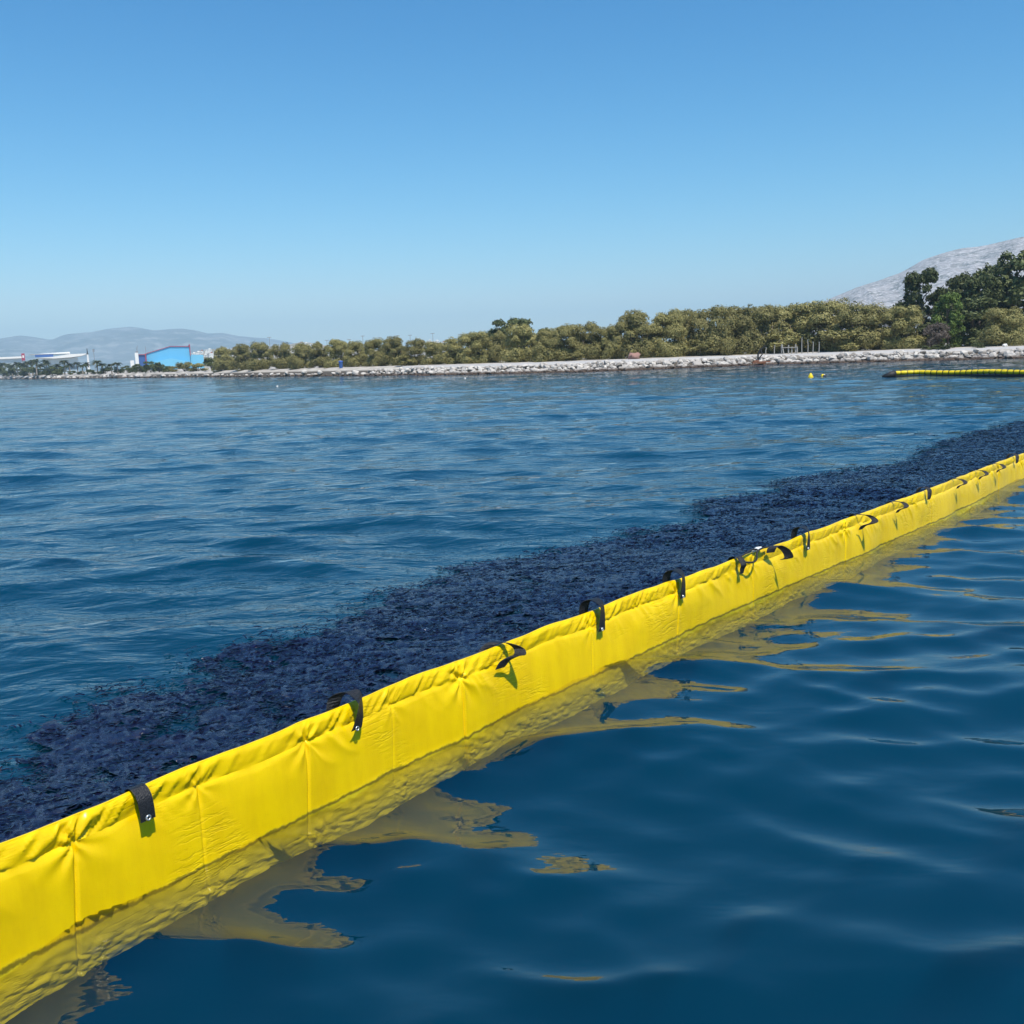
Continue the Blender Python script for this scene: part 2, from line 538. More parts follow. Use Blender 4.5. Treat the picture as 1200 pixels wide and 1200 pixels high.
M_GLASS = plain('dark_glazing', (0.10, 0.16, 0.22), 0.15, 0.15, 0.8, spec=0.6)
M_BLUE = plain('blue_cladding', (0.13, 0.42, 0.62), 0.5, 0.07, 0.3)
M_LIGHTBLUE = plain('light_blue_cladding', (0.17, 0.50, 0.70), 0.5, 0.07, 0.3)
M_DARKBLUE = plain('shade_and_plain_blue', (0.035, 0.10, 0.30), 0.5, 0.1, 0.3)
M_RED = plain('red_trim', (0.38, 0.05, 0.09), 0.5, 0.1, 1.0)
M_STEEL = plain('grey_steel', (0.30, 0.31, 0.32), 0.5, 0.15, 6.0, metal=0.3)
M_POST = plain('weathered_post', (0.34, 0.32, 0.29), 0.8, 0.2, 5.0)
M_RUST = plain('rust_brown', (0.25, 0.11, 0.06), 0.85, 0.3, 4.0, bump=0.4)
M_BUOYY = plain('buoy_yellow', (0.78, 0.58, 0.01), 0.4, 0.1, 6.0)
M_BLACK = plain('black_rubber', (0.02, 0.02, 0.02), 0.6, 0.3, 8.0)
M_ORANGE = plain('buoy_orange', (0.70, 0.20, 0.03), 0.45, 0.1, 8.0)
M_TERRA = plain('terracotta', (0.42, 0.17, 0.10), 0.8, 0.15, 2.0)

# ------------------------------------------------------------------ boom line, measured in plan
WL = [(0, 1134), (82, 1091), (169, 1048), (229, 1020), (270, 997), (319, 975), (347, 956), (375, 941), (412, 925), (457, 903),
      (527, 867), (567, 846), (613, 827), (663, 805), (713, 782), (760, 758), (797, 738), (852, 719), (907, 696), (943, 675),
      (995, 651), (1035, 636), (1072, 622), (1108, 604), (1138, 589), (1163, 576), (1200, 559)]
TOP = [(0, 988), (90, 951), (154, 930), (172, 922), (225, 898), (300, 872), (375, 843), (405, 829), (450, 811), (507, 790), (580, 758),
       (597, 752), (663, 727), (690, 715), (707, 707), (760, 689), (797, 672), (859, 656), (907, 643), (943, 629), (1002, 606),
       (1046, 590), (1079, 577), (1116, 563), (1141, 553), (1163, 544), (1200, 532)]
wl = np.array([on_plane(u, v)[:2] for u, v in WL])
t_wl = np.concatenate([[0], np.cumsum(np.hypot(*np.diff(wl, axis=0).T))])
L0 = t_wl[-1]
px = np.polyfit(t_wl / L0, wl[:, 0], 5); py = np.polyfit(t_wl / L0, wl[:, 1], 5)
dpx, dpy = np.polyder(px), np.polyder(py)


def boom_xy(s):
    """plan position and unit tangent at s metres from the frame's left edge"""
    s = np.asarray(s, float)
    q = np.clip(s / L0, 0, 1)
    x = np.polyval(px, q); y = np.polyval(py, q)
    tx = np.polyval(dpx, q); ty = np.polyval(dpy, q)
    n = np.hypot(tx, ty); tx, ty = tx / n, ty / n
    ex = s - q * L0
    return np.stack([x + tx * ex, y + ty * ex], -1), np.stack([tx, ty], -1)


_ss = np.linspace(-1.0, L0 + 6, 6000)
_sp, _ = boom_xy(_ss)
_saz = np.arctan2(_sp[:, 0], _sp[:, 1])


def boom_s_of_pixel(u, v):
    d = ray(u, v)
    a = math.atan2(d[0], d[1])
    i = int(np.argmin(np.abs(_saz - a)))
    return _ss[i], CAM_H + d[2] / math.hypot(d[0], d[1]) * math.hypot(*_sp[i])


_hs = np.array([boom_s_of_pixel(u, v) for u, v in TOP])
_hp = np.polyfit(_hs[:, 0], _hs[:, 1], 4)


def boom_h(s):
    q = np.clip(s, _hs[0, 0], _hs[-1, 0])
    return np.polyval(_hp, q)


print('BOOM length', L0, 'start', wl[0], 'end', wl[-1], 'heights', np.round(_hs[:, 1], 3))


def boom_side(x, y):
    """signed distance in plan, positive on the far (open sea) side"""
    P, T = boom_xy(np.linspace(-4, L0 + 16, 60))
    best = np.full(np.shape(x), 1e9); sg = np.zeros(np.shape(x))
    for p, q in zip(P[:-1], P[1:]):
        e = q - p; L = e @ e
        t = np.clip(((x - p[0]) * e[0] + (y - p[1]) * e[1]) / L, 0, 1)
        dx = x - p[0] - t * e[0]; dy = y - p[1] - t * e[1]
        d = np.hypot(dx, dy)
        k = d < best
        best = np.where(k, d, best); sg = np.where(k, np.sign(e[0] * dy - e[1] * dx), sg)
    return best * sg


MAT_EDGE = [(-60, 925), (0, 890), (22, 878), (47, 856), (40, 836), (100, 814), (135, 800), (180, 789), (250, 757), (330, 739), (400, 714), (460, 686),
            (540, 656), (640, 639), (700, 621), (790, 609), (850, 586), (900, 570), (960, 554), (1050, 543), (1100, 521), (1150, 506),
            (1200, 491), (1260, 476)]
medge = np.array([on_plane(u, v)[:2] for u, v in MAT_EDGE])


_bP, _bT = boom_xy(np.linspace(-4, L0 + 16, 400))
_bS = np.linspace(-4, L0 + 16, 400)


def nearest_s(x, y):
    P = _bP[::4]; Sx = _bS[::4]
    out = np.empty(len(x)); ds = np.empty(len(x))
    for i in range(0, len(x), 50000):
        d = (x[i:i + 50000, None] - P[None, :, 0]) ** 2 + (y[i:i + 50000, None] - P[None, :, 1]) ** 2
        j = d.argmin(1)
        out[i:i + 50000] = Sx[j]; ds[i:i + 50000] = np.sqrt(d.min(1))
    return out, ds


_ms, _md = nearest_s(medge[:, 0], medge[:, 1])
_o = np.argsort(_ms); _ms, _md = _ms[_o], _md[_o]
print('MAT width along boom', np.round(np.stack([_ms, _md], -1), 2).tolist())


def mat_width(s):
    return np.interp(s, _ms, _md, left=0.55, right=_md[-1])


# ------------------------------------------------------------------ sea surface: a sum of travelling waves
def make_waves():
    r = np.random.default_rng(21)
    comps = []
    for lo, hi, n, slope, spread in ((3.0, 9.0, 12, 0.026, 24), (1.1, 3.0, 26, 0.060, 26), (0.5, 1.1, 28, 0.092, 28), (0.22, 0.5, 26, 0.066, 34), (0.12, 0.22, 16, 0.022, 50)):
        for i in range(n):
            lam = math.exp(r.uniform(math.log(lo), math.log(hi)))
            ang = R(-98 + r.normal(0, spread))
            k = 2 * math.pi / lam
            comps.append((lam, k * math.cos(ang), k * math.sin(ang), slope / math.sqrt(n / 2) / k, r.uniform(0, 2 * math.pi)))
    return comps


WAVES = make_waves()


def wave_masks(x, y):
    d = boom_side(x, y)
    open_side = sstep(-0.6, 2.2, d)
    far = np.hypot(x, y)
    open_side = np.maximum(open_side, sstep(14, 40, far))
    gust = 0.65 + 0.7 * fbm(x * 0.11 + 3, y * 0.2 + 8, 3)
    return d, open_side, gust


def sea_z(x, y, spacing, mask=None, full=False):
    if mask is None: mask = wave_masks(x, y)
    d, op, gust = mask
    z = np.zeros(np.shape(x)); dx = np.zeros(np.shape(x)); dy = np.zeros(np.shape(x))
    big = 0.60 + 0.18 * op
    small = (1.32 - 0.36 * op) * gust
    # the weed blanket flattens ripples
    s, dist = nearest_s(np.ravel(x), np.ravel(y))
    wdt = mat_width(s)
    inm = (np.ravel(d) > 0) * (1 - sstep(wdt * 0.9, wdt * 1.25 + 0.2, dist))
    inm = inm.reshape(np.shape(x))
    small = small * (1 - 0.75 * inm)
    big = big * (1 - 0.35 * inm)
    for lam, kx, ky, a, ph in WAVES:
        lod = np.clip((lam / spacing - 2.0) / 2.0, 0, 1)
        wgt = big if lam > 1.1 else (0.5 * (big + small) if lam > 0.45 else small)
        th = kx * x + ky * y + ph
        A = a * lod * wgt
        z += A * np.sin(th)
        if full:                        # crests pulled narrow, troughs left broad
            c = 1.35 * A * np.cos(th) * (lam / (2 * math.pi))
            dx += c * kx; dy += c * ky
    return (z, dx, dy) if full else z


def build_sea():
    a_in = np.arange(-38, 38.01, 0.17)
    side = 38 + np.cumsum(np.minimum(0.2 * 1.09 ** np.arange(80), 4.0))
    side = side[side < 178]
    ang = np.radians(np.concatenate([-side[::-1], a_in, side]))
    ratio = 0.0085
    r = 0.35 * np.exp(np.arange(0, math.log(900 / 0.35), ratio))
    A, RR = np.meshgrid(ang, r)
    x = RR * np.sin(A); y = RR * np.cos(A)
    da = np.gradient(ang)[None, :] * RR
    sp = np.maximum(RR * ratio, da)
    mask = wave_masks(x, y)
    z, dx, dy = sea_z(x, y, sp, mask, True)
    x = x + dx; y = y + dy
    nr, nc = x.shape
    chop = (0.18 + 0.82 * mask[1]) * mask[2]
    V = np.stack([x, y, z], -1).reshape(-1, 3)
    F = grid_faces(nr, nc, True)
    # close the body of water: rim, bottom and the little cap under the viewer
    n0 = len(V)
    rim = V[(nr - 1) * nc:].copy(); rim[:, 2] = -6.0
    extra = np.concatenate([rim, [[0, 0, 0.0]], [[0, 0, -6.0]]])
    V = np.concatenate([V, extra])
    j = np.arange(nc); j2 = (j + 1) % nc
    top = (nr - 1) * nc
    Fr = np.stack([top + j2, top + j, n0 + j, n0 + j2], -1)
    Fb = np.stack([n0 + j2, n0 + j, np.full(nc, n0 + nc + 1)], -1)
    Fc = np.stack([j, j2, np.full(nc, n0 + nc)], -1)
    ch = np.concatenate([chop.ravel(), np.zeros(len(extra))])
    o = mesh_np('sea', V, [F, Fr, Fb, Fc], M_WATER, True, attrs={'chop': ch})
    tag(o, 'deep blue rippled sea water filling the bay', None, None, 'structure')
    print('SEA quads', len(F))
    return o


build_sea()

# ------------------------------------------------------------------ near boom
BOOM_GROUP = None
boom = thing('containment_boom', 'long bright yellow vinyl floating barrier with black strap loops crossing the foreground water', 'floating barrier',
             loc=(*boom_xy(L0 / 2)[0], 0.0))
BOOM_LOC = np.array(boom.location)
SEAM_PX = [(84, 960), (230, 896), (357, 850), (458, 808), (537, 775), (690, 716), (792, 675), (881, 652), (990, 611), (1090, 573), (1170, 543)]
seams = [boom_s_of_pixel(u, v)[0] for u, v in SEAM_PX]
seams = [seams[0] - 1.1, seams[0] - 0.45] + seams
while seams[-1] < L0 + 12: seams.append(seams[-1] + rng.uniform(0.75, 1.1))
seams = np.array(seams)
HEM = 0.074


def boom_surface(s, zrel_kind):
    pass


def front_profile(s, z, h):
    """distance of the front skin from the middle plane, without wrinkles"""
    hem = h - HEM
    u = np.clip((hem - z) / np.maximum(hem, 0.05), 0, 3)          # 0 at the stitch line, 1 at the waterline
    body = 0.010 + 0.015 * (u / 0.7) ** 0.7 * np.exp(0.7 * (1 - u / 0.7))
    q = np.clip((z - hem) / HEM, 0, 1)
    slv = 0.008 + 0.002 * np.sin(np.pi * q)
    slv = slv * np.sqrt(np.clip(1 - np.clip((q - 0.72) / 0.28, 0, 1) ** 2, 0, 1))
    return np.where(z > hem, slv, body)


def wrinkles(s, z, h):
    """outward displacement of the front skin in metres"""
    hem = h - HEM
    q = np.clip((z - hem) / HEM, 0, 1)
    out = np.zeros(np.shape(s))
    # gathers in the rope sleeve: sharp slanting folds
    ph = s * 1.0 - (z - hem) * 1.0
    warp = 0.02 * (fbm(s * 6, z * 8 + 3, 2) - 0.5)
    g = fbm((ph + warp) * 24, z * 5 + 5, 2)
    g2 = fbm((ph + warp) * 52 + 40, z * 7, 2)
    amp = 0.30 + 1.35 * fbm(s * 2.1 + 7, z * 0, 2)
    rid = (1 - np.abs(2 * g - 1)) ** 2.6
    rid2 = (1 - np.abs(2 * g2 - 1)) ** 2
    out += sstep(0.0, 0.10, q) * (1 - 0.75 * sstep(0.7, 1.0, q)) * amp * (0.009 * (rid - 0.35) + 0.006 * (rid2 - 0.4))
    # the folds die out a little way below the stitch line
    below = np.clip((hem - z) / 0.15, 0, 1)
    g3 = fbm((s + (hem - z) * -0.65) * 13 + 11, z * 4, 2)
    fold = (1 - np.abs(2 * g3 - 1)) ** 4
    sel = sstep(0.42, 0.68, fbm(s * 3.3 + 90, z * 0, 2))
    out += np.where(z <= hem, (1 - below) ** 1.3 * (0.25 + sel) * amp * 0.013 * (fold - 0.2), 0)
    # pinched stitch line
    out -= 0.003 * np.exp(-((z - hem + 0.006 * np.sin(s * 9) + 0.004 * np.sin(s * 23)) / 0.006) ** 2) * (0.4 + amp * 0.5)
    # slow belly of each panel
    out += 0.034 * (fbm(s * 2.0 + 3, z * 2.6 + 6, 2) - 0.5) * sstep(0, 0.1, h - z)
    # crumpled skirt below the water
    sk = sstep(0.03, -0.08, z)
    cr = fbm(s * 20 + z * 14, z * 34 + 2, 3)
    out += sk * (0.016 * (np.abs(2 * cr - 1)) + 0.03 * (fbm(s * 1.7 + 60, z * 2, 2) - 0.5))
    # seams: a raised lap with a sharp valley on one side, and a star of folds at the hem
    for i, c in enumerate(seams):
        k = (1.0, 0.28, 0.75, 0.35, 0.55, 0.2)[i % 6]
        lean = c + 0.10 * (z - hem) * (1 if i % 3 else 0.4)
        d = s - lean
        m = np.abs(d) < 0.25
        if not m.any(): continue
        dd = d[m]; zz = z[m]; hh = hem[m]
        ab = zz < hh + 0.02
        out[m] += np.where(ab, k * (-0.010 * np.exp(-(dd / 0.005) ** 2) + 0.0015 * np.sign(dd) * np.exp(-(dd / 0.03) ** 2)), 0)
        rr = np.hypot(dd, zz - hh)
        th = np.arctan2(zz - hh, dd)
        out[m] += k * 0.008 * np.exp(-(rr / 0.09) ** 2) * np.sin(th * 7 + i) * sstep(0.0, 0.02, rr)
        out[m] -= k * 0.005 * np.exp(-(rr / 0.014) ** 2)
    return out


def sleeve_sag(s):
    return 0.010 * (fbm(np.asarray(s) * 3.0 + 31, np.zeros(np.shape(s)), 3) - 0.5) * 2


def boom_panel(s0, s1):
    """one welded length: panel (above and just under water), sleeve over the rope, skirt"""
    far = s0 > L0 + 1
    ds = 0.010 if s1 < 4.5 else (0.014 if not far else 0.05)
    ns = max(6, int((s1 - s0) / ds))
    s = np.linspace(s0, s1, ns)
    if not far:                                       # finer where the welds are
        fine = np.arange(0, 0.05, 0.0028)
        s = np.unique(np.concatenate([s, s0 + fine, s1 - fine])); ns = len(s)
    P, T = boom_xy(s)
    N = np.stack([T[:, 1], -T[:, 0]], -1)           # towards the viewer's side
    h = boom_h(s) + sleeve_sag(s)
    def skin(zf, side):
        """zf (k,ns) heights; side +1 front, -1 back"""
        Sg = np.broadcast_to(s, zf.shape); Hg = np.broadcast_to(h, zf.shape)
        n = front_profile(Sg, zf, Hg)
        if side > 0:
            n = n + wrinkles(Sg + 0.0, zf, Hg)
        else:
            n = -(n * 0.8 + 0.5 * wrinkles(Sg + 37.7, zf, Hg))
        n = np.maximum(n, 0.004) if side > 0 else np.minimum(n, -0.004)
        lean = -0.04 * np.clip(zf, -0.2, 1)          # the wall leans a touch away from the viewer
        off = n + lean
        X = P[None, :, 0] + N[None, :, 0] * off; Y = P[None, :, 1] + N[None, :, 1] * off
        return np.stack([X, Y, zf], -1)
    hem = h - HEM
    def emit(name, rows, parent, label=None):
        V = np.concatenate([r.reshape(-1, 3) for r in rows]); k = sum(len(r) for r in rows)
        uvs = np.stack([np.broadcast_to(s, (k, ns)), np.concatenate([r[..., 2] for r in rows])], -1).reshape(-1, 2)
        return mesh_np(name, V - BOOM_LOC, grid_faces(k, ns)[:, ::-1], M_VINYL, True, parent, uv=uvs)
    nb = 40 if not far else 14
    tb = np.linspace(0, 1, nb)[:, None]
    zf = -0.07 + tb * (hem + 0.07)
    pan = emit('panel', [skin(zf, 1)], boom)
    # sleeve: up the front, over, and down the back to the waterline
    nsl = 16 if not far else 6
    ts = np.sin(np.linspace(0, 1, nsl) * np.pi / 2)[:, None]
    zs = hem + ts * HEM * 0.995
    front = skin(zs, 1)
    back = skin(zs[::-1], -1)
    tb2 = np.linspace(1, 0, 12)[1:, None]
    zb = -0.07 + tb2 * (hem + 0.07)
    emit('sleeve', [front, back, skin(zb, -1)], boom)
    # skirt hanging under water, a little loose
    zk = -0.07 - np.linspace(0, 1, 26 if not far else 8)[:, None] * (0.03 + 0.07 * fbm(s * 2.3 + 70, s * 0, 3))[None, :]
    emit('skirt', [skin(zk, 1)], boom)


for a, b in zip(seams[:-1], seams[1:]):
    boom_panel(a, b)


def boom_frame(s):
    P, T = boom_xy(np.array([s]))
    P, T = P[0], T[0]
    N = np.array([T[1], -T[0]])
    return P, T, N, float(boom_h(s) + sleeve_sag(np.array([s]))[0])


def ribbon(path, wdir, width, thick):
    """flat webbing: path (k,3), wdir (k,3) unit width directions -> closed strip"""
    path = np.asarray(path, float); wd = np.asarray(wdir, float)
    wd /= np.linalg.norm(wd, axis=1)[:, None]
    T = np.gradient(path, axis=0); T /= np.linalg.norm(T, axis=1)[:, None] + 1e-9
    nn = np.cross(T, wd); nn /= np.linalg.norm(nn, axis=1)[:, None] + 1e-9
    k = len(path)
    ring = np.stack([path - wd * width / 2 - nn * thick / 2, path + wd * width / 2 - nn * thick / 2,
                     path + wd * width / 2 + nn * thick / 2, path - wd * width / 2 + nn * thick / 2], 1).reshape(-1, 3)
    F = np.concatenate([grid_faces(k, 4, True), [[3, 2, 1, 0], [4 * k - 4, 4 * k - 3, 4 * k - 2, 4 * k - 1]]])
    return ring, F


def spline(pts, n=28):
    pts = np.asarray(pts, float)
    P = np.concatenate([[2 * pts[0] - pts[1]], pts, [2 * pts[-1] - pts[-2]]])
    o = []
    m = len(pts) - 1
    for u in np.linspace(0, m, n):
        i = min(int(u), m - 1); t = u - i
        p0, p1, p2, p3 = P[i], P[i + 1], P[i + 2], P[i + 3]
        o.append(0.5 * (2 * p1 + (p2 - p0) * t + (2 * p0 - 5 * p1 + 4 * p2 - p3) * t * t + (3 * p1 - p0 - 3 * p2 + p3) * t ** 3))
    return np.array(o)


def strap(u, v, pts, twist, width=0.045, rivet=True, label=None, thick=0.0025):
    """pts: (along, out, up-from-top) in metres; twist: degrees the webbing turns about the vertical at each point"""
    s, _ = boom_s_of_pixel(u, v)
    P, T, N, h = boom_frame(s)
    def w3(a, n, z):
        lean = -0.04 * (h + z)
        return np.array([P[0] + T[0] * a + N[0] * (n + lean), P[1] + T[1] * a + N[1] * (n + lean), h + z])
    path = spline([w3(*p) for p in pts])
    tw = np.interp(np.linspace(0, 1, len(path)), np.linspace(0, 1, len(twist)), twist)
    wd = np.array([[T[0] * math.cos(R(a)) + N[0] * math.sin(R(a)), T[1] * math.cos(R(a)) + N[1] * math.sin(R(a)), 0] for a in tw])
    V, F = ribbon(path, wd, width, thick)
    o = mesh_np('strap', V - BOOM_LOC, F, M_WEBBING, False, boom)
    if label: o['label'] = label
    if rivet:
        c = path[0] + (path[1] - path[0]) * 0.9
        n3 = np.array([N[0], N[1], 0.0]); up = np.array([0, 0, 1.0]); rt = np.array([T[0], T[1], 0.0])
        c = c + n3 * 0.002
        th = np.linspace(0, 2 * np.pi, 14, endpoint=False)
        rings = []
        for rr, dn in ((0.010, 0.0), (0.0095, 0.003), (0.0075, 0.004), (0.005, 0.003), (0.0045, 0.0005)):
            rings.append(c + n3 * dn + rr * (np.cos(th)[:, None] * rt + np.sin(th)[:, None] * up))
        mesh_np('eyelet', np.concatenate(rings) - BOOM_LOC, grid_faces(5, 14, True), M_METAL, True, o)
    return o


# (along, out, up): from the riveted front end, over the top, to the back
FLAT = [(0, .046, -.09), (0, .045, -.05), (0, .036, -.015), (0, .010, .006), (0, -.020, -.004), (0, -.04, -.05), (0, -.045, -.10)]
LOOP = [(0, .048, -.088), (.006, .052, -.07), (.018, .055, -.03), (.03, .048, .018), (.025, .010, .046), (-.01, -.025, .034), (-.025, -.04, .0), (-.03, -.045, -.06)]
TALL = [(0, .048, -.10), (.004, .050, -.06), (.012, .050, -.01), (.016, .042, .035), (.01, .0, .058), (-.01, -.035, .04), (-.02, -.045, -.005), (-.02, -.045, -.06)]
FOLD = [(-.03, .045, -.085), (-.01, .060, -.055), (.02, .085, -.038), (.055, .095, -.035), (.07, .075, -.012), (.045, .03, .010), (.0, -.01, .014), (-.03, -.04, -.02), (-.03, -.045, -.07)]
FLOP = [(-.01, .050, -.10), (.0, .075, -.07), (.03, .13, -.05), (.06, .135, -.03), (.06, .09, .0), (.02, .03, .010), (0, -.01, .012), (0, -.045, -.03)]
strap(163, 926, FLAT, [0, 0, 0, 0], 0.050, label='flat black strap folded tight over the top edge, metal eyelet showing')
strap(408, 828, LOOP, [0, -10, -35, 20, 40, 0], 0.052, label='black strap standing in an open twisted loop with a small eyelet')
strap(583, 757, FOLD, [10, 30, 60, 90, 60, 0], 0.054, rivet=False, label='black strap bent forward into a folded loop casting a pointed shadow')
strap(697, 711, TALL, [0, -8, -20, 10, 20, 0], 0.058, label='upright black strap loop with a shiny eyelet')
strap(793, 674, TALL, [0, -8, -20, 15, 20, 0], 0.058, label='upright round black strap loop with bright eyelet')
strap(863, 655, FLAT[:1] + [(0, .05, -.06), (0, .06, -.03), (0, .03, .012), (0, -.02, .004), (0, -.045, -.04)], [0, 20, 40, 40, 0], 0.040, rivet=False, label='short black strap tied beside the white tag')
strap(898, 646, [(-.02, .05, -.02), (-.01, .06, .012), (.03, .075, .02), (.07, .11, -.01), (.09, .125, -.06), (.07, .10, -.075)], [30, 50, 60, 50, 30], 0.06, rivet=False, label='broad black strap end flopping forward over the edge')
strap(941, 629, TALL, [0, -8, -22, 15, 20, 0], 0.058, label='upright black strap loop, bright eyelet, past the white tag')
strap(1003, 606, FLOP, [10, 40, 80, 80, 40, 0], 0.05, rivet=False, label='black strap bent forward in an open loop with a long shadow')
for (u, v, kind) in ((1046, 590, FLOP), (1083, 576, LOOP), (1117, 562, FLOP), (1143, 552, FLOP), (1164, 544, FLOP), (1187, 536, LOOP)):
    strap(u, v, [(a * .7, n_ if n_ < .055 else .05 + (n_ - .05) * .7, z_ * .8) for a, n_, z_ in kind], [10, 30, 50, 70, 30, 0], 0.040, rivet=False)
s_ext = L0 + 0.55
# a cord and a white tag lashed between the two straps
s_a, _ = boom_s_of_pixel(863, 655); s_b, _ = boom_s_of_pixel(898, 646)
P, T, N, h = boom_frame((s_a + s_b) / 2)
def _b3(a, n, z):
    lean = -0.04 * (h + z)
    return np.array([P[0] + T[0] * a + N[0] * (n + lean), P[1] + T[1] * a + N[1] * (n + lean), h + z]) - BOOM_LOC
hl = (s_b - s_a) / 2
mb = MB()
mb.tube(spline([_b3(-hl, .045, -.015), _b3(-hl * .5, .065, -.035), _b3(-.1 * hl, .055, -.03), _b3(.2 * hl, .03, .004), _b3(.5 * hl, .035, .018), _b3(.9 * hl, .03, .012)]), 0.006, 7)
mb.tube(spline([_b3(-hl, .03, .010), _b3(-hl * .4, .02, .018), _b3(0, .02, .026), _b3(.2 * hl, .03, .02)]), 0.006, 7)
mb.build('cord', M_BLACK, boom, True)
mb = MB()
mb.tube(spline([_b3(.12 * hl, .005, .008), _b3(.35 * hl, .014, .016), _b3(.6 * hl, .016, .014)]), [0.011, 0.013, 0.010], 9)
mb.build('white_tag', M_TAG, boom, True)

# ------------------------------------------------------------------ mat of wet weed held behind the boom
def in_mat(x, y, margin=0.0):
    s, dist = nearest_s(x, y)
    d = boom_side(x, y)
    wdt = mat_width(s)
    rag = (fbm(x * 1.1 + 5, y * 1.1, 4, 0.6) - 0.5) * 1.2 + (fbm(x * 5 + 2, y * 5, 3) - 0.5) * 0.35
    edge = wdt - dist + rag * np.minimum(0.55, 0.3 * wdt + 0.12) - margin
    return np.where(d > -0.01, edge, -1.0), dist, s


def build_weed():
    # s,d coordinates along and away from the boom
    r = np.random.default_rng(5)
    # lumpy blanket
    sv = []; s = -2.2
    while s < L0 + 9:
        sv.append(s); s += 0.012 + 0.0022 * max(0, s)
    sv = np.array(sv)
    dv = []; d = 0.0
    while d < 7.5:
        dv.append(d); d += 0.016 + 0.004 * d
    dv = np.array(dv)
    P, T = boom_xy(sv)
    N = np.stack([T[:, 1], -T[:, 0]], -1)
    X = P[:, None, 0] - N[:, None, 0] * dv[None, :]; Y = P[:, None, 1] - N[:, None, 1] * dv[None, :]
    e, dist, ss = in_mat(X.ravel(), Y.ravel())
    hole = fbm(X.ravel() * 3.1 + 9, Y.ravel() * 3.1, 4, 0.6)
    hole2 = fbm(X.ravel() * 11 + 4, Y.ravel() * 11, 3, 0.6)
    dens = sstep(-0.12, 0.45, e) * 1.0
    keepv = (hole * 0.5 + hole2 * 0.5) < 0.36 + 0.28 * dens + 0.05 * sstep(1.5, 5, ss)
    keepv &= e > 0.10 + 0.25 * (hole2 - 0.5)
    Z = sea_z(X, Y, np.maximum(0.02, 0.0085 * np.hypot(X, Y))).ravel()
    xr = X.ravel() * 0.94 + Y.ravel() * 0.34; yr = Y.ravel() * 0.94 - X.ravel() * 0.34
    wx = 0.05 * (fbm(xr * 5, yr * 5, 2) - 0.5)
    rdg = (1 - np.abs(2 * fbm((xr + wx) * 11 + 3, (yr + wx) * 27, 3, 0.6) - 1)) ** 2
    lump = 0.000 + 0.013 * rdg + 0.010 * (fbm(xr * 5 + 50, yr * 9, 3) - 0.5)
    V = np.stack([X.ravel(), Y.ravel(), Z + lump], -1)
    F = grid_faces(*X.shape)
    F = F[keepv[F].all(1)]
    used = np.unique(F); rem = np.full(len(V), -1); rem[used] = np.arange(len(used))
    V1, F1 = V[used], rem[F]
    # blades
    n = 210000
    q = r.random(n)
    smax = L0 + 9
    s = -2.2 + (smax + 2.2) * q ** 1.25
    dd = r.random(n) * (mat_width(s) + 0.5)
    k = r.random(n) < np.clip((mat_width(s) + 0.5) / 3.0, 0.15, 1)
    s, dd = s[k], dd[k]
    P, T = boom_xy(s); N = np.stack([T[:, 1], -T[:, 0]], -1)
    x = P[:, 0] - N[:, 0] * dd; y = P[:, 1] - N[:, 1] * dd
    e, _, _ = in_mat(x, y, -0.05)
    hb = fbm(x * 3.1 + 9, y * 3.1, 4, 0.6) * .5 + fbm(x * 11 + 4, y * 11, 3, 0.6) * .5
    k = (e > 0) & ((hb < 0.36 + 0.28 * sstep(-0.12, 0.45, e) + 0.05 * sstep(1.5, 5, s)) | (r.random(len(e)) < .3)) & (r.random(len(e)) < 0.25 + sstep(0, 0.5, e)) & (dd > 0.06)
    # stray blades beyond the edge
    k |= (e > -0.35) & (r.random(len(e)) < 0.006) & (dd > 0.06)
    x, y = x[k], y[k]; m = len(x)
    rad = np.hypot(x, y)
    z = sea_z(x, y, np.maximum(0.02, 0.0085 * np.hypot(x, y))) + 0.005 + 0.005 * r.random(m)
    ln = r.uniform(0.02, 0.07, m) * (0.6 + rad / 14.0); wd = r.uniform(0.003, 0.008, m) * (0.6 + rad / 9.0)
    th = r.normal(0.32, 0.55, m)
    c, sn = np.cos(th), np.sin(th)
    bend = r.normal(0, 0.10, m)
    tilt = r.normal(0, 0.003, m); roll = r.normal(0, 0.22, m)
    def pt(u, v, zz):
        lx = u * ln; ly = bend * ln * (u * u - 0.2) * 2 + v * wd
        return np.stack([x + lx * c - ly * sn, y + lx * sn + ly * c, z + zz + v * wd * roll], -1)
    rows = []
    for u, zz in ((-0.5, -0.003 + tilt), (0.0, 0.002), (0.5, -0.003 - tilt)):
        rows += [pt(u, -0.5, zz), pt(u, 0.5, zz)]
    VB = np.stack(rows, 1).reshape(-1, 3)
    b = np.arange(m)[:, None] * 6
    FB = np.concatenate([b + np.array([[0, 2, 3, 1]]), b + np.array([[2, 4, 5, 3]])])
    o = mesh_np('seaweed', np.concatenate([V1, VB]), [F1, FB + len(V1)], M_FILM, True)
    o.data.materials.append(M_WEED)
    mi = np.zeros(len(F1) + len(FB), dtype=np.int32); mi[len(F1):] = 1
    o.data.polygons.foreach_set('material_index', mi)
    tag(o, 'dense navy black mat of wet floating weed held behind the yellow barrier', 'seaweed', None, 'stuff')
    print('WEED blanket quads', len(F1), 'blades', m)


build_weed()

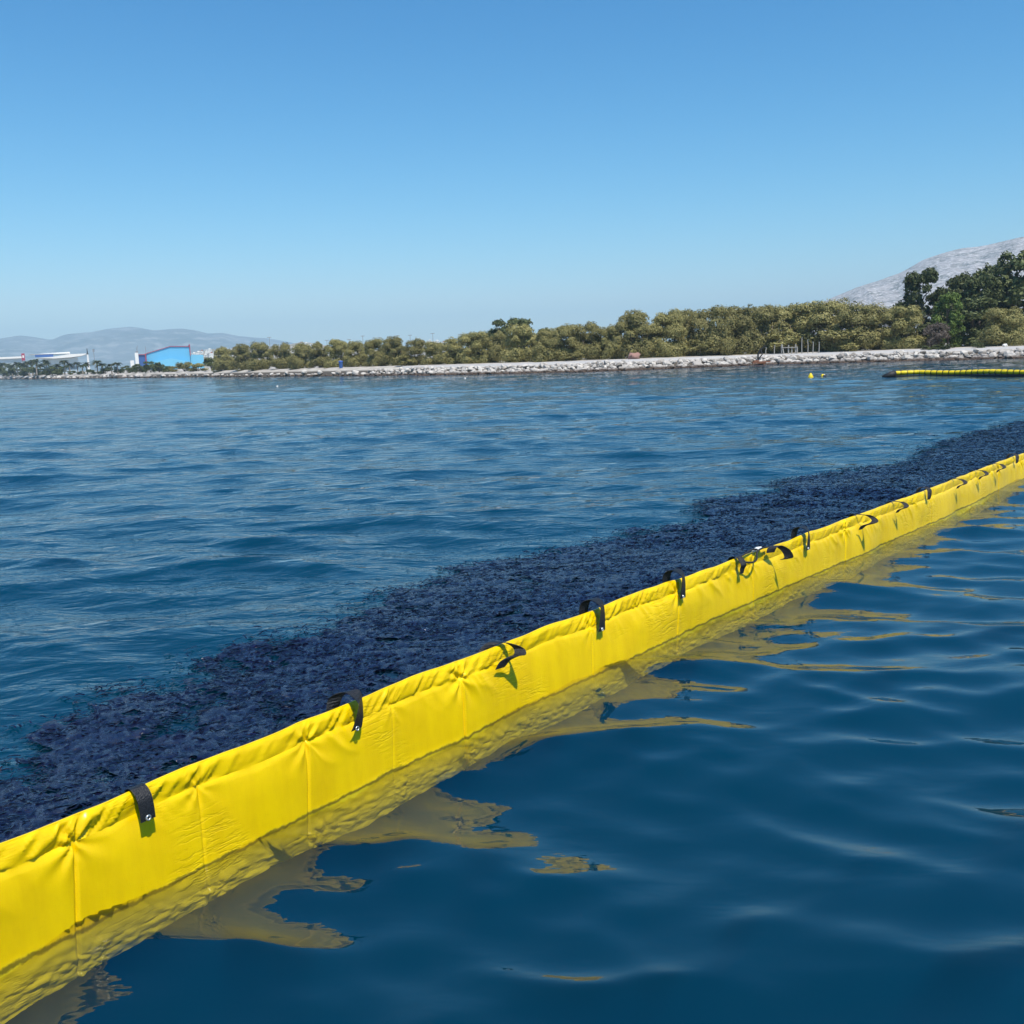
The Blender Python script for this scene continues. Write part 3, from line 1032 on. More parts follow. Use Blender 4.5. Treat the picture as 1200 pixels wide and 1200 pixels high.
# ------------------------------------------------------------------ shore, land
SHORE = [(0, 444.3), (60, 444.2), (120, 443.2), (200, 442.4), (300, 441.6), (400, 440.8), (500, 440.0), (600, 438.2), (700, 435.5), (800, 431.8), (900, 427.7), (1000, 425.0), (1100, 422.3), (1200, 420)]
shore = np.array([on_plane(u, v)[:2] for u, v in SHORE])
sh_az = np.arctan2(shore[:, 0], shore[:, 1]); sh_r = np.hypot(shore[:, 0], shore[:, 1])
print('SHORE r', np.round(sh_r, 1).tolist())
az_all = np.concatenate([[R(-100), R(-60), R(-40)], sh_az, [R(36), R(50), R(100)]])
r_all = np.concatenate([[760, 700, 560], sh_r, [88, 92, 150]])


def shore_r(a):
    return np.interp(a, az_all, r_all)


PROFILE = [(-3.0, -1.6), (-0.2, -0.35), (2.4, 0.58), (3.4, 0.70), (7.5, 0.92), (9.0, 1.04), (40, 1.25), (200, 1.6), (900, 2.2), (3000, 4.0), (10100, 6.0)]


def land_z(off):
    return np.interp(off, [p[0] for p in PROFILE], [p[1] for p in PROFILE])


def build_land():
    az = np.radians(np.concatenate([np.arange(-95, -32, 1.5), np.arange(-32, 45, 0.12), np.arange(45, 96, 1.5)]))
    offs = np.array([-3.0, -0.2, 0.6, 1.5, 2.4, 3.4, 4.5, 6, 7.5, 9, 13, 20, 40, 90, 200, 500, 900, 1800, 3000, 6000, 9000])
    rr = shore_r(az)[:, None] + offs[None, :]
    rr = np.minimum(rr, 6500)
    X = rr * np.sin(az)[:, None]; Y = rr * np.cos(az)[:, None]
    Z = land_z(offs)[None, :] + 0.10 * (fbm(X * 0.35, Y * 0.35, 3) - 0.5) * (offs[None, :] > 0)
    V = np.stack([X, Y, Z], -1).reshape(-1, 3)
    m, n, b = mat_new('shore_ground')
    tc = nd(n, 'ShaderNodeTexCoord')
    no = nd(n, 'ShaderNodeTexNoise', Scale=0.6, Detail=8.0, Roughness=0.7)
    n.links.new(tc.outputs['Object'], no.inputs['Vector'])
    ra = nd(n, 'ShaderNodeValToRGB')
    ra.color_ramp.elements[0].position = 0.3; ra.color_ramp.elements[0].color = (0.26, 0.22, 0.18, 1)
    ra.color_ramp.elements[1].position = 0.62; ra.color_ramp.elements[1].color = (0.50, 0.46, 0.40, 1)
    n.links.new(no.outputs['Fac'], ra.inputs[0])
    ge = nd(n, 'ShaderNodeNewGeometry'); sep = nd(n, 'ShaderNodeSeparateXYZ'); n.links.new(ge.outputs['Position'], sep.inputs[0])
    mr = nd(n, 'ShaderNodeMapRange'); mr.inputs['From Min'].default_value = 0.56; mr.inputs['From Max'].default_value = 0.74
    n.links.new(sep.outputs['Z'], mr.inputs['Value'])
    wet = nd(n, 'ShaderNodeMixRGB'); wet.inputs[1].default_value = (0.085, 0.068, 0.05, 1)  # low bank painted dark as shade between the boulders, not damp ground
    n.links.new(mr.outputs[0], wet.inputs[0]); n.links.new(ra.outputs[0], wet.inputs[2])
    n.links.new(wet.outputs[0], b.inputs['Base Color'])
    b.inputs['Roughness'].default_value = 0.95
    o = mesh_np('ground', V, grid_faces(*X.shape), m, True)
    tag(o, 'pale stony foreshore and flat land running back to the hills', None, None, 'structure')
    # footpath along the top of the rock bank
    az2 = np.radians(np.arange(-6, 44, 0.1))
    offp = np.array([4.4, 5.2, 6.4, 7.2])
    rr = shore_r(az2)[:, None] + offp[None, :] + 0.25 * (fbm(az2 * 90, az2 * 0, 2)[:, None] - 0.5)
    X = rr * np.sin(az2)[:, None]; Y = rr * np.cos(az2)[:, None]
    Z = land_z(offp)[None, :] + 0.14 + 0 * X
    Vt = np.stack([X, Y, Z], -1); Vt2 = Vt.copy(); 
    Vt[:, 0, 2] -= 0.25; Vt[:, -1, 2] -= 0.25
    p = mesh_np('path', Vt.reshape(-1, 3), grid_faces(*X.shape), plain('path_gravel', (0.42, 0.40, 0.38), 0.9, 0.2, 3.0), True)
    tag(p, 'grey footpath along the top of the rock bank', None, None, 'structure')


build_land()


def ico():
    t = (1 + 5 ** .5) / 2
    V = np.array([[-1, t, 0], [1, t, 0], [-1, -t, 0], [1, -t, 0], [0, -1, t], [0, 1, t], [0, -1, -t], [0, 1, -t], [t, 0, -1], [t, 0, 1], [-t, 0, -1], [-t, 0, 1]], float)
    F = np.array([[0, 11, 5], [0, 5, 1], [0, 1, 7], [0, 7, 10], [0, 10, 11], [1, 5, 9], [5, 11, 4], [11, 10, 2], [10, 7, 6], [7, 1, 8], [3, 9, 4], [3, 4, 2], [3, 2, 6], [3, 6, 8], [3, 8, 9], [4, 9, 5], [2, 4, 11], [6, 2, 10], [8, 6, 7], [9, 8, 1]])
    return V / np.linalg.norm(V[0]), F


def ico2():
    V, F = ico(); V = V.tolist(); cache = {}
    def mid(a, b):
        k = (min(a, b), max(a, b))
        if k not in cache:
            p = np.array(V[a]) + np.array(V[b]); V.append((p / np.linalg.norm(p)).tolist()); cache[k] = len(V) - 1
        return cache[k]
    o = []
    for a, b, c in F:
        ab, bc, ca = mid(a, b), mid(b, c), mid(c, a)
        o += [[a, ab, ca], [b, bc, ab], [c, ca, bc], [ab, bc, ca]]
    return np.array(V), np.array(o)


def build_rocks():
    r = np.random.default_rng(11)
    V0, F0 = ico2()
    Vs, Fs, n = [], [], 0
    a = R(-30); px_list = []
    pos = []
    while a < R(42):
        R0 = float(shore_r(a))
        right = sstep(R(-11), R(-5), np.array(a))
        step = (0.36 + 0.2 * (1 - right)) if R0 < 200 else 0.9
        rows = 7 if right > 0.5 else 3
        for k in range(rows):
            if r.random() < 0.1: continue
            off = (-0.1 + k * 0.43 + r.uniform(-.25, .25)) if right > .5 else r.uniform(-.3, 1.6)
            size = r.uniform(0.14, 0.38) * (1.2 if k < 3 else 0.95) * (1.0 if R0 < 200 else 1.6)
            pos.append((a + r.uniform(-.5, .5) * step / R0, R0 + off, max(-0.2, float(land_z(off))) - 0.02 + size * r.uniform(.15, .6), size))
        a += step / R0
    for (aa, rr, z, size) in pos:
        P = V0 * (1 + 0.0)
        # chop flat facets so stones read as quarried blocks
        for _ in range(7):
            nrm = r.normal(size=3); nrm /= np.linalg.norm(nrm)
            dlim = r.uniform(0.45, 0.8)
            dd = P @ nrm
            P = P - np.outer(np.clip(dd - dlim, 0, None), nrm)
        P = P * (size * np.array([r.uniform(0.9, 1.5), r.uniform(0.8, 1.2), r.uniform(0.7, 1.1)]))
        q = r.uniform(0, 6.28); c, s = math.cos(q), math.sin(q)
        P = np.stack([P[:, 0] * c - P[:, 1] * s, P[:, 0] * s + P[:, 1] * c, P[:, 2]], -1)
        Vs.append(P + np.array([rr * math.sin(aa), rr * math.cos(aa), z]))
        Fs.append(F0 + n); n += len(P)
    o = mesh_np('boulders', np.concatenate(Vs), np.concatenate(Fs), M_STONE, False)
    tag(o, 'bank of pale limestone boulders along the shoreline below the trees', 'rocks', None, 'stuff')
    print('ROCKS', len(pos))


build_rocks()

# ------------------------------------------------------------------ hills
def hill(name, label, crest, dist, front, back, mat, rough, res_u=260, res_v=60, gully=0.2):
    """crest: list of (u,v) photo points giving the skyline; a ridge standing 'dist' metres away"""
    cu = np.array([c[0] for c in crest], float); cv = np.array([c[1] for c in crest], float)
    pts = np.array([at_dist(a, b, dist) for a, b in zip(cu, cv)])
    azs = np.arctan2(pts[:, 0], pts[:, 1])
    az = np.linspace(azs[0], azs[-1], res_u)
    H = np.interp(az, azs, pts[:, 2])
    ker = np.hanning(9); ker /= ker.sum()
    Hs = np.convolve(np.pad(H, 4, mode='edge'), ker, 'valid')
    t = np.linspace(-1, 1, res_v)
    D = np.where(t < 0, dist + t * front, dist + t * back)
    AZ, TT = np.meshgrid(az, t)
    DD = np.broadcast_to(D[:, None], AZ.shape)
    fall = np.where(TT < 0, 1 - sstep(0, 1, -TT) ** 0.85, 1 - sstep(0, 1, TT))
    X = DD * np.sin(AZ); Y = DD * np.cos(AZ)
    rel = (fbm(AZ * dist / (front * .18), TT * 3.0, 5, 0.55) - 0.5)
    gul = np.abs(2 * fbm(AZ * dist / (front * .10) + TT * 1.5, TT * 1.2 + 20, 4) - 1)
    Hm = Hs[None, :]
    Z = Hm * fall + Hm * fall * (1 - fall ** 8) * (rel * rough - gul * gully) + 0.012 * Hm * (fbm(AZ * dist / (front * 0.03), TT * 2, 4) - 0.5)
    Z = np.maximum(Z, -0.5)
    o = mesh_np(name, np.stack([X, Y, Z], -1).reshape(-1, 3), grid_faces(*X.shape), mat, True)
    return tag(o, label, None, None, 'structure')


M_FARHILL = rock_hill_material('far_hill', (0.12, 0.125, 0.115), (0.05, 0.06, 0.05), (0.30, 0.28, 0.26), 0.0022, 0.8)
M_NEARHILL = rock_hill_material('bare_rock_hill', (0.33, 0.30, 0.29), (0.12, 0.115, 0.10), (0.60, 0.57, 0.55), 0.03, 1.0)
hill('hills', 'blue grey mountain range far across the bay', [(-200, 405), (-120, 398), (-60, 401), (0, 397), (22, 393), (40, 395), (60, 398.5), (76, 392), (95, 390), (108, 389), (125, 385.5), (150, 383), (165, 384.5), (180, 387),
     (200, 386), (215, 385.5), (228, 387), (245, 391), (262, 390), (280, 394), (300, 395.5), (318, 397), (345, 402), (420, 410), (520, 418)], 5600, 1700, 700, M_FARHILL, 0.5, 420, 70)
hill('hills', 'bare pale grey rocky hill rising behind the trees at the right', [(780, 420), (860, 400), (920, 376), (960, 356), (985, 346.5), (1003, 338), (1030, 329.5), (1055, 320), (1080, 306), (1105, 297), (1125, 291.5), (1150, 288.5), (1175, 283.5),
     (1200, 278), (1260, 268), (1340, 262), (1460, 268), (1600, 300)], 1900, 1100, 700, M_NEARHILL, 0.35, 640, 170, 0.22)
hill('hills', 'low built up rise at the left with white houses on it', [(180, 436), (205, 424), (225, 415), (245, 409), (268, 409), (300, 407), (335, 404.5), (355, 400.5), (372, 403), (400, 408), (470, 410), (560, 412), (640, 416), (700, 420)], 900, 300, 300,
     rock_hill_material('low_rise', (0.30, 0.26, 0.21), (0.10, 0.10, 0.06), (0.5, 0.46, 0.4), 0.05, 0.8), 0.3, 240, 40)


# ------------------------------------------------------------------ trees
def leaf_quads(P, Nrm, size, r, aspect=1.4):
    """one bent leaf spray (2 triangles) at each point, lying roughly across Nrm"""
    m = len(P)
    a = np.cross(Nrm, r.normal(size=(m, 3))); a /= np.linalg.norm(a, axis=1)[:, None] + 1e-9
    b = np.cross(Nrm, a); b /= np.linalg.norm(b, axis=1)[:, None] + 1e-9
    sz = (size * r.uniform(0.55, 1.35, m))[:, None]
    V = np.stack([P - a * sz * aspect / 2, P + b * sz / 2 - Nrm * sz * .12, P + a * sz * aspect / 2, P - b * sz / 2 - Nrm * sz * .12], 1).reshape(-1, 3)
    F = np.arange(m * 4).reshape(-1, 4)
    return V, F


def crown_points(lobes, per, r, shell=0.35, nrand=0.6):
    P, N = [], []
    for (cx, cy, cz, rx, rz) in lobes:
        n = int(per * (rx / 0.2) ** 2)
        d = r.normal(size=(n, 3)); d /= np.linalg.norm(d, axis=1)[:, None]
        d[:, 2] = np.where((d[:, 2] < -0.35) & (cz > 0.3), -d[:, 2] * 0.6, d[:, 2])
        rad = 1 - shell * r.random(n) ** 1.6 + 0.10 * r.normal(size=n) * (r.random(n) < .35)
        bump = 1 + 0.22 * (np.sin(d[:, 0] * 5 + cx * 9) * np.sin(d[:, 2] * 5 + cy * 7) + 0.4 * np.sin(d[:, 1] * 9 + cz * 5))
        q = d * (rad * bump)[:, None] * np.array([rx, rx, rz])
        P.append(q + np.array([cx, cy, cz]))
        nn = d + nrand * r.normal(size=(n, 3)); nn /= np.linalg.norm(nn, axis=1)[:, None]
        N.append(nn)
    return np.concatenate(P), np.concatenate(N)


def limb_mesh(mb, p0, p1, r0, r1, r, wob=0.05):
    n = 5
    t = np.linspace(0, 1, n)[:, None]
    pts = np.asarray(p0) * (1 - t) + np.asarray(p1) * t
    pts[1:-1] += r.normal(0, wob, (n - 2, 3))
    mb.tube(pts, np.linspace(r0, r1, n), 6)


def proto_tamarisk(seed):
    """unit tree: 1 m tall, about 1.1 m wide; many rounded billows down to the ground"""
    r = np.random.default_rng(seed)
    lobes = []
    for k in range(34):
        a = k * 2.4 + r.uniform(-.3, .3); h = (0.06 + 0.2 * r.random()) if k % 5 < 2 else r.uniform(0.25, 0.92)
        rad = 0.42 * math.sqrt(max(0.05, 1 - (max(h - .3, 0) / 0.72) ** 2)) * (r.uniform(0.75, 1.0) if k % 3 else r.uniform(.2, .7))
        s = r.uniform(0.13, 0.23)
        lobes.append((rad * math.cos(a), rad * math.sin(a), min(h, 0.97 - s * .8), s, s * r.uniform(.8, 1.15)))
    P, N = crown_points(lobes, 1150, r, 0.18, nrand=0.32)
    V, F = leaf_quads(P, N, 0.023, r)
    t = MB()
    for k in range(5):
        a = r.uniform(0, 6.28)
        limb_mesh(t, (0.05 * math.cos(a), 0.05 * math.sin(a), -0.03), (0.3 * math.cos(a), 0.3 * math.sin(a), r.uniform(.45, .7)), 0.028, 0.008, r, 0.02)
    return (V, F), t


def proto_eucalypt(seed):
    """unit tree: 1 m tall, open clumps on long limbs"""
    r = np.random.default_rng(seed)
    t = MB()
    limb_mesh(t, (0, 0, -0.03), (r.normal(0, .03), r.normal(0, .03), 0.6), 0.022, 0.012, r, 0.012)
    lobes = []
    for k in range(44):
        a = r.uniform(0, 6.283); h = r.uniform(0.10, 0.95)
        rad = (0.30 * math.sin(math.pi * min(1, h * 0.78 + 0.18)) + 0.06) * r.uniform(0.35, 1.0)
        s = r.uniform(0.055, 0.115)
        c = (rad * math.cos(a), rad * math.sin(a), h - s * 0.6)
        lobes.append((*c, s, s * r.uniform(.8, 1.3)))
        if k % 2 == 0: limb_mesh(t, (0, 0, max(0.12, h - 0.32)), c, 0.010, 0.003, r, 0.012)
    P, N = crown_points(lobes, 1000, r, 0.5)
    V, F = leaf_quads(P, N, 0.026, r, 1.8)
    return (V, F), t


def proto_bush(seed, per=300, leaf=0.05):
    r = np.random.default_rng(seed)
    lobes = []
    for k in range(14):
        a = r.uniform(0, 6.283); h = r.uniform(0.15, 0.75)
        lobes.append((0.36 * math.cos(a) * r.random() ** .5, 0.36 * math.sin(a) * r.random() ** .5, h, r.uniform(.14, .24), r.uniform(.14, .22)))
    P, N = crown_points(lobes, per, r, 0.7)
    V, F = leaf_quads(P, N, leaf, r)
    t = MB()
    for k in range(5):
        a = r.uniform(0, 6.28)
        limb_mesh(t, (0.03 * math.cos(a), 0.03 * math.sin(a), -0.04), (0.25 * math.cos(a), 0.25 * math.sin(a), .6), 0.02, 0.006, r, 0.03)
    return (V, F), t


def proto_palm(seed):
    """unit palm: 1 m tall to the top of the trunk's crown"""
    r = np.random.default_rng(seed)
    t = MB()
    n = 7
    z = np.linspace(-0.04, 0.80, n)
    bend = r.normal(0, 0.04, 2)
    pts = np.stack([bend[0] * (z ** 2), bend[1] * (z ** 2), z], -1)
    t.tube(pts, np.linspace(0.036, 0.024, n), 8)
    top = pts[-1]
    Vs, Fs, k0 = [], [], 0
    for k in range(30):
        a = r.uniform(0, 6.283); up = r.uniform(-0.35, 1.25)
        L = r.uniform(0.24, 0.34)
        d = np.array([math.cos(a), math.sin(a), 0.0])
        sd = np.array([-math.sin(a), math.cos(a), 0.0])
        m = 5
        ps = []
        for i in range(m):
            u = i / (m - 1)
            ps.append(top + d * L * u * math.cos(min(up, 1.2) * (1 - u * .4)) + np.array([0, 0, L * (math.sin(up) * u - 0.75 * u * u)]))
        w = [0.008, 0.040, 0.046, 0.032, 0.004]
        for i in range(m):
            dz = np.array([0, 0, -w[i] * .45])
            Vs += [ps[i] - sd * w[i] + dz, ps[i], ps[i] + sd * w[i] + dz]
        for i in range(m - 1):
            b = k0 + i * 3
            Fs += [[b, b + 1, b + 4, b + 3], [b + 1, b + 2, b + 5, b + 4]]
        k0 += m * 3
    return (np.array(Vs), np.array(Fs)), t


def register(kind, fn, seeds, leaf_mat, trunk_mat):
    L = []
    for s in seeds:
        (V, F), t = fn(s)
        me = bpy.data.meshes.new(kind + '_crown'); fill_mesh(me, V, F, False); me.materials.append(leaf_mat)
        mt = bpy.data.meshes.new(kind + '_trunk')
        fill_mesh(mt, np.concatenate(t.V), [np.concatenate(t.F4)] + ([np.concatenate(t.F3)] if t.F3 else []), True); mt.materials.append(trunk_mat)
        L.append((me, mt))
    return L


PROTO = {
    'tamarisk_tree': register('tamarisk_tree', proto_tamarisk, range(101, 108), M_TAMARISK, M_BARK),
    'eucalyptus_tree': register('eucalyptus_tree', proto_eucalypt, range(201, 206), M_EUCALYPT, M_BARK),
    'bright_tree': register('bright_tree', proto_eucalypt, (301,), M_BRIGHT, M_BARK),
    'bare_bush': register('bare_bush', lambda s: proto_bush(s, 380, 0.032), (401,), M_DRY, M_BARK),
    'green_bush': register('green_bush', lambda s: proto_bush(s, 220, 0.06), (501, 502, 503), M_EUCALYPT, M_BARK),
    'olive_bush': register('olive_bush', lambda s: proto_bush(s, 260, 0.05), (601, 602), M_TAMARISK, M_BARK),
    'palm_tree': register('palm_tree', proto_palm, range(701, 705), M_PALMLEAF, M_PALMTRUNK),
}


def plant(kind, u, v_top, width_px, off, label, cat, group=None, name=None, base_z=None, depth=None):
    """a plant whose crown top is seen at (u, v_top), rooted 'off' metres behind the waterline"""
    d0 = ray(u, v_top); az = math.atan2(d0[0], d0[1])
    dist = (float(shore_r(az)) + off) if depth is None else depth
    p = at_dist(u, v_top, dist)
    gz = float(land_z(off)) if base_z is None else base_z
    H = max(0.3, p[2] - gz)
    W = width_px / F_PX * dist
    me, mt = random.choice(PROTO[kind])
    o = thing(name or kind, label, cat, (p[0], p[1], gz), random.uniform(0, 6.28), group)
    unit_w = {'tamarisk_tree': 1.12, 'eucalyptus_tree': 0.72, 'bright_tree': 0.72, 'palm_tree': 0.5}.get(kind, 1.0)
    o.scale = (W / unit_w, W / unit_w, H)
    for nm, m in (('crown', me), ('trunk', mt)):
        c = bpy.data.objects.new(nm, m); C.objects.link(c); c.parent = o
    return o


ORD = ['first', 'second', 'third', 'fourth', 'fifth', 'sixth', 'seventh', 'eighth', 'ninth', 'tenth', 'eleventh', 'twelfth', 'thirteenth', 'fourteenth',
       'fifteenth', 'sixteenth', 'seventeenth', 'eighteenth', 'nineteenth', 'twentieth', 'twenty-first', 'twenty-second', 'twenty-third', 'twenty-fourth',
       'twenty-fifth', 'twenty-sixth', 'twenty-seventh', 'twenty-eighth', 'twenty-ninth', 'thirtieth', 'thirty-first', 'thirty-second']
TAM = [(262, 409, 34), (284, 404, 36), (306, 403.5, 36), (330, 404.5, 36), (352, 405, 34), (374, 404, 34), (395, 401, 38), (418, 401.5, 36), (440, 399.5, 36),
       (462, 398, 40), (486, 401, 34), (508, 402, 36), (531, 396.5, 44), (556, 391, 50), (580, 391, 46), (612, 384, 56), (640, 385.5, 46), (662, 380.5, 52), (690, 379, 56),
       (718, 381, 40), (745, 365.5, 66), (778, 367.5, 62), (802, 364, 62), (836, 362.5, 66), (868, 359, 66), (896, 360.5, 64), (934, 351, 74), (968, 348.5, 80), (1000, 354, 70), (1032, 356, 74), (1058, 362, 58), (1178, 363, 62)]
TAM_FINE = {0: 'leftmost olive tamarisk of the shoreline row, next to the white houses', 13: 'rounded olive tamarisk just left of the dark tree top',
            15: 'olive tamarisk in front and right of the dark tree top', 20: 'tall domed olive tamarisk where the tree row steps up',
            26: 'olive tamarisk behind the grey fence posts on the bank', 27: 'tallest olive tamarisk of the shoreline row',
            30: 'olive tamarisk ending the long row beside the bare brown bush', 31: 'lone olive tamarisk standing before the dark eucalyptus trees'}
for i, (u, v, wpx) in enumerate(TAM):
    lb = TAM_FINE.get(i, 'olive tamarisk, %s from the left end of the shoreline tree row' % ORD[i])
    plant('tamarisk_tree', u, v - 2.0 + (4.5 if 25 < i < 30 else 0) + random.uniform(-1.8, 2.0), wpx * 0.86, 12 + random.uniform(-1.5, 2.5), lb, 'tree', 'olive tamarisk trees along the shore')
# lower skirts of the row
LOW = [(300, 423, 22, 'low olive bush at the foot of the left tamarisks'), (474, 415, 26, 'pale rounded bush in front of the mid tamarisks'), (672, 413, 24, 'small bush under the tamarisks right of the dark gap'),
       (822, 396, 34, 'rounded low bush at the tamarisks by the path'), (985, 383, 50, 'broad low tamarisk bush right of the fence posts'), (915, 388, 44, 'low tamarisk bush left behind the fence posts')]
for u, v, wpx, lb in LOW:
    plant('olive_bush', u, v, wpx, 9.6, lb, 'bush', 'low bushes under the tamarisk row')
EUC = [(1082, 311, 56, 18, 'dark eucalyptus with a feathery top standing free above the tamarisks'), (1106, 335, 46, 20, 'shorter dark eucalyptus right of the feathery one'), (1128, 317, 44, 22, 'slim pointed dark eucalyptus in the middle of the grove'),
       (1150, 318, 50, 20, 'dark eucalyptus behind the lone tamarisk'), (1165, 306, 60, 26, 'tall open crowned dark eucalyptus near the right edge'), (1190, 287, 74, 24, 'tallest dark eucalyptus at the right edge'),
       (1216, 292, 80, 22, 'dark eucalyptus cut by the right edge'), (1142, 345, 60, 16, 'low dark eucalyptus in the shadow of the grove')]
for u, v, wpx, off, lb in EUC:
    plant('eucalyptus_tree', u, v, wpx, off, lb, 'tree', 'dark eucalyptus trees at the right')
plant('bright_tree', 1112, 341, 34, 13, 'bright yellow green young tree among the dark eucalyptus', 'tree', name='young_tree')
plant('bare_bush', 1097, 374, 34, 10.5, 'bare grey brown twiggy bush between tamarisks and eucalyptus', 'bush')
for u, v, wpx, lb in ((568 + 16, 373, 44, 'dark green tree top showing above the tamarisks, left half'), (606, 370, 50, 'dark green tree top showing above the tamarisks, right half'), (640, 383, 36, 'small dark tree top peeping over the tamarisks')):
    plant('eucalyptus_tree', u, v, wpx, 34, lb, 'tree', 'dark trees behind the tamarisk row')
for i, (u, v, wpx, lb) in enumerate(((1090, 404, 18, 'small green shrub on the bank below the bare bush'), (1107, 402.5, 22, 'low flat green shrub beside the white stone'), (1148, 400.5, 14, 'small green shrub on the bank below the lone tamarisk'))):
    plant('green_bush', u, v, wpx, 6.0, lb, 'bush')

# far left promenade: palms and bushes
PALM = [(-6, 423, 'at the left picture edge'), (3, 424, 'first inside the left picture edge'), (9, 425, 'leaning over its neighbour at the far left'), (13, 428, 'shortest of the left cluster'), (19, 423, 'just left of the red sign'), (23, 426, 'below the red sign'),
        (27, 424.5, 'right under the red sign'), (32, 422, 'just right of the red sign'), (36.5, 420.5, 'tall beside the red sign'), (41, 419.5, 'tallest of the left cluster'), (47, 426, 'in the gap before the white roof'), (53.5, 420.5, 'under the left end of the white roof'),
        (60, 428, 'short, under the white roof'), (66, 426, 'pale trunk under the middle of the white roof'), (74, 421, 'tall under the middle of the white roof'), (81, 425.5, 'slight, right half of the white roof'), (90, 423.5, 'under the right end of the white roof'),
        (96, 427, 'short, left of the white mast'), (101, 424, 'touching the white mast'), (113, 421.5, 'broad head right of the white mast'), (119, 425, 'second right of the white mast'), (130, 426, 'between mast and blue building'), (137, 424, 'bushy, left of the blue building')]
for u, v, lb in PALM:
    plant('palm_tree', u, v - 1.2, 11 + random.uniform(-1, 1.5), 7.5 + random.uniform(-1.5, 5), 'small palm on the far promenade, ' + lb, 'palm tree', 'palms along the far promenade')
FARB = [(140, 429, 14, 'green_bush', 'dark bush right of the last palm'), (152, 427, 14, 'green_bush', 'dark bush before the white pillar of the blue building'), (163, 425, 16, 'green_bush', 'dark bush below the dark blue end wall'), (176, 421.5, 16, 'green_bush', 'dark bushy tree before the blue wall, left'),
        (186, 423, 14, 'green_bush', 'dark bushy tree before the blue wall, middle'), (196, 428, 14, 'green_bush', 'low bush before the blue wall, middle'), (205, 428, 16, 'olive_bush', 'olive brown bush before the blue wall, right'), (216, 423, 20, 'olive_bush', 'rounded olive bush at the right end of the blue wall'),
        (230, 424.5, 24, 'olive_bush', 'broad olive bush before the light blue annex'), (248, 417, 20, 'green_bush', 'dark tree before the white houses'), (107, 432, 12, 'green_bush', 'low bush at the foot of the white mast'), (94, 434, 10, 'green_bush', 'low bush left of the white mast'), (84, 434, 10, 'green_bush', 'low bush below the white roof')]
for i, (u, w_) in enumerate(((-4, 'at the left picture edge'), (8, 'under the pale shed'), (18, 'left of the red sign'), (30, 'right below the red sign'), (42, 'left of the white roof'), (55, 'below the left end of the white roof'), (68, 'below the middle of the white roof'), (122, 'between the mast and the blue building'))):
    FARB.append((u, 428.5 + (i % 3), 18, 'green_bush', 'dark shrub behind the palm trunks ' + w_))
for u, v, wpx, kd, lb in FARB:
    plant(kd, u, v, wpx, 11 + random.uniform(0, 3), lb, 'bush', 'bushes on the far promenade')


# ------------------------------------------------------------------ far buildings, built at their bearing and distance
def facade_frame(u_mid, dist):
    """origin on the ground and unit vectors across and away, for something standing at that bearing"""
    d = ray(u_mid, 430); az = math.atan2(d[0], d[1])
    o = np.array([dist * math.sin(az), dist * math.cos(az), 0.0])
    across = np.array([math.cos(az), -math.sin(az), 0.0]); away = np.array([math.sin(az), math.cos(az), 0.0])
    return o, across, away, az


def to_local(u, v, dist, fr):
    p = at_dist(u, v, dist)
    return float((p - fr[0]) @ fr[1]), float(p[2])


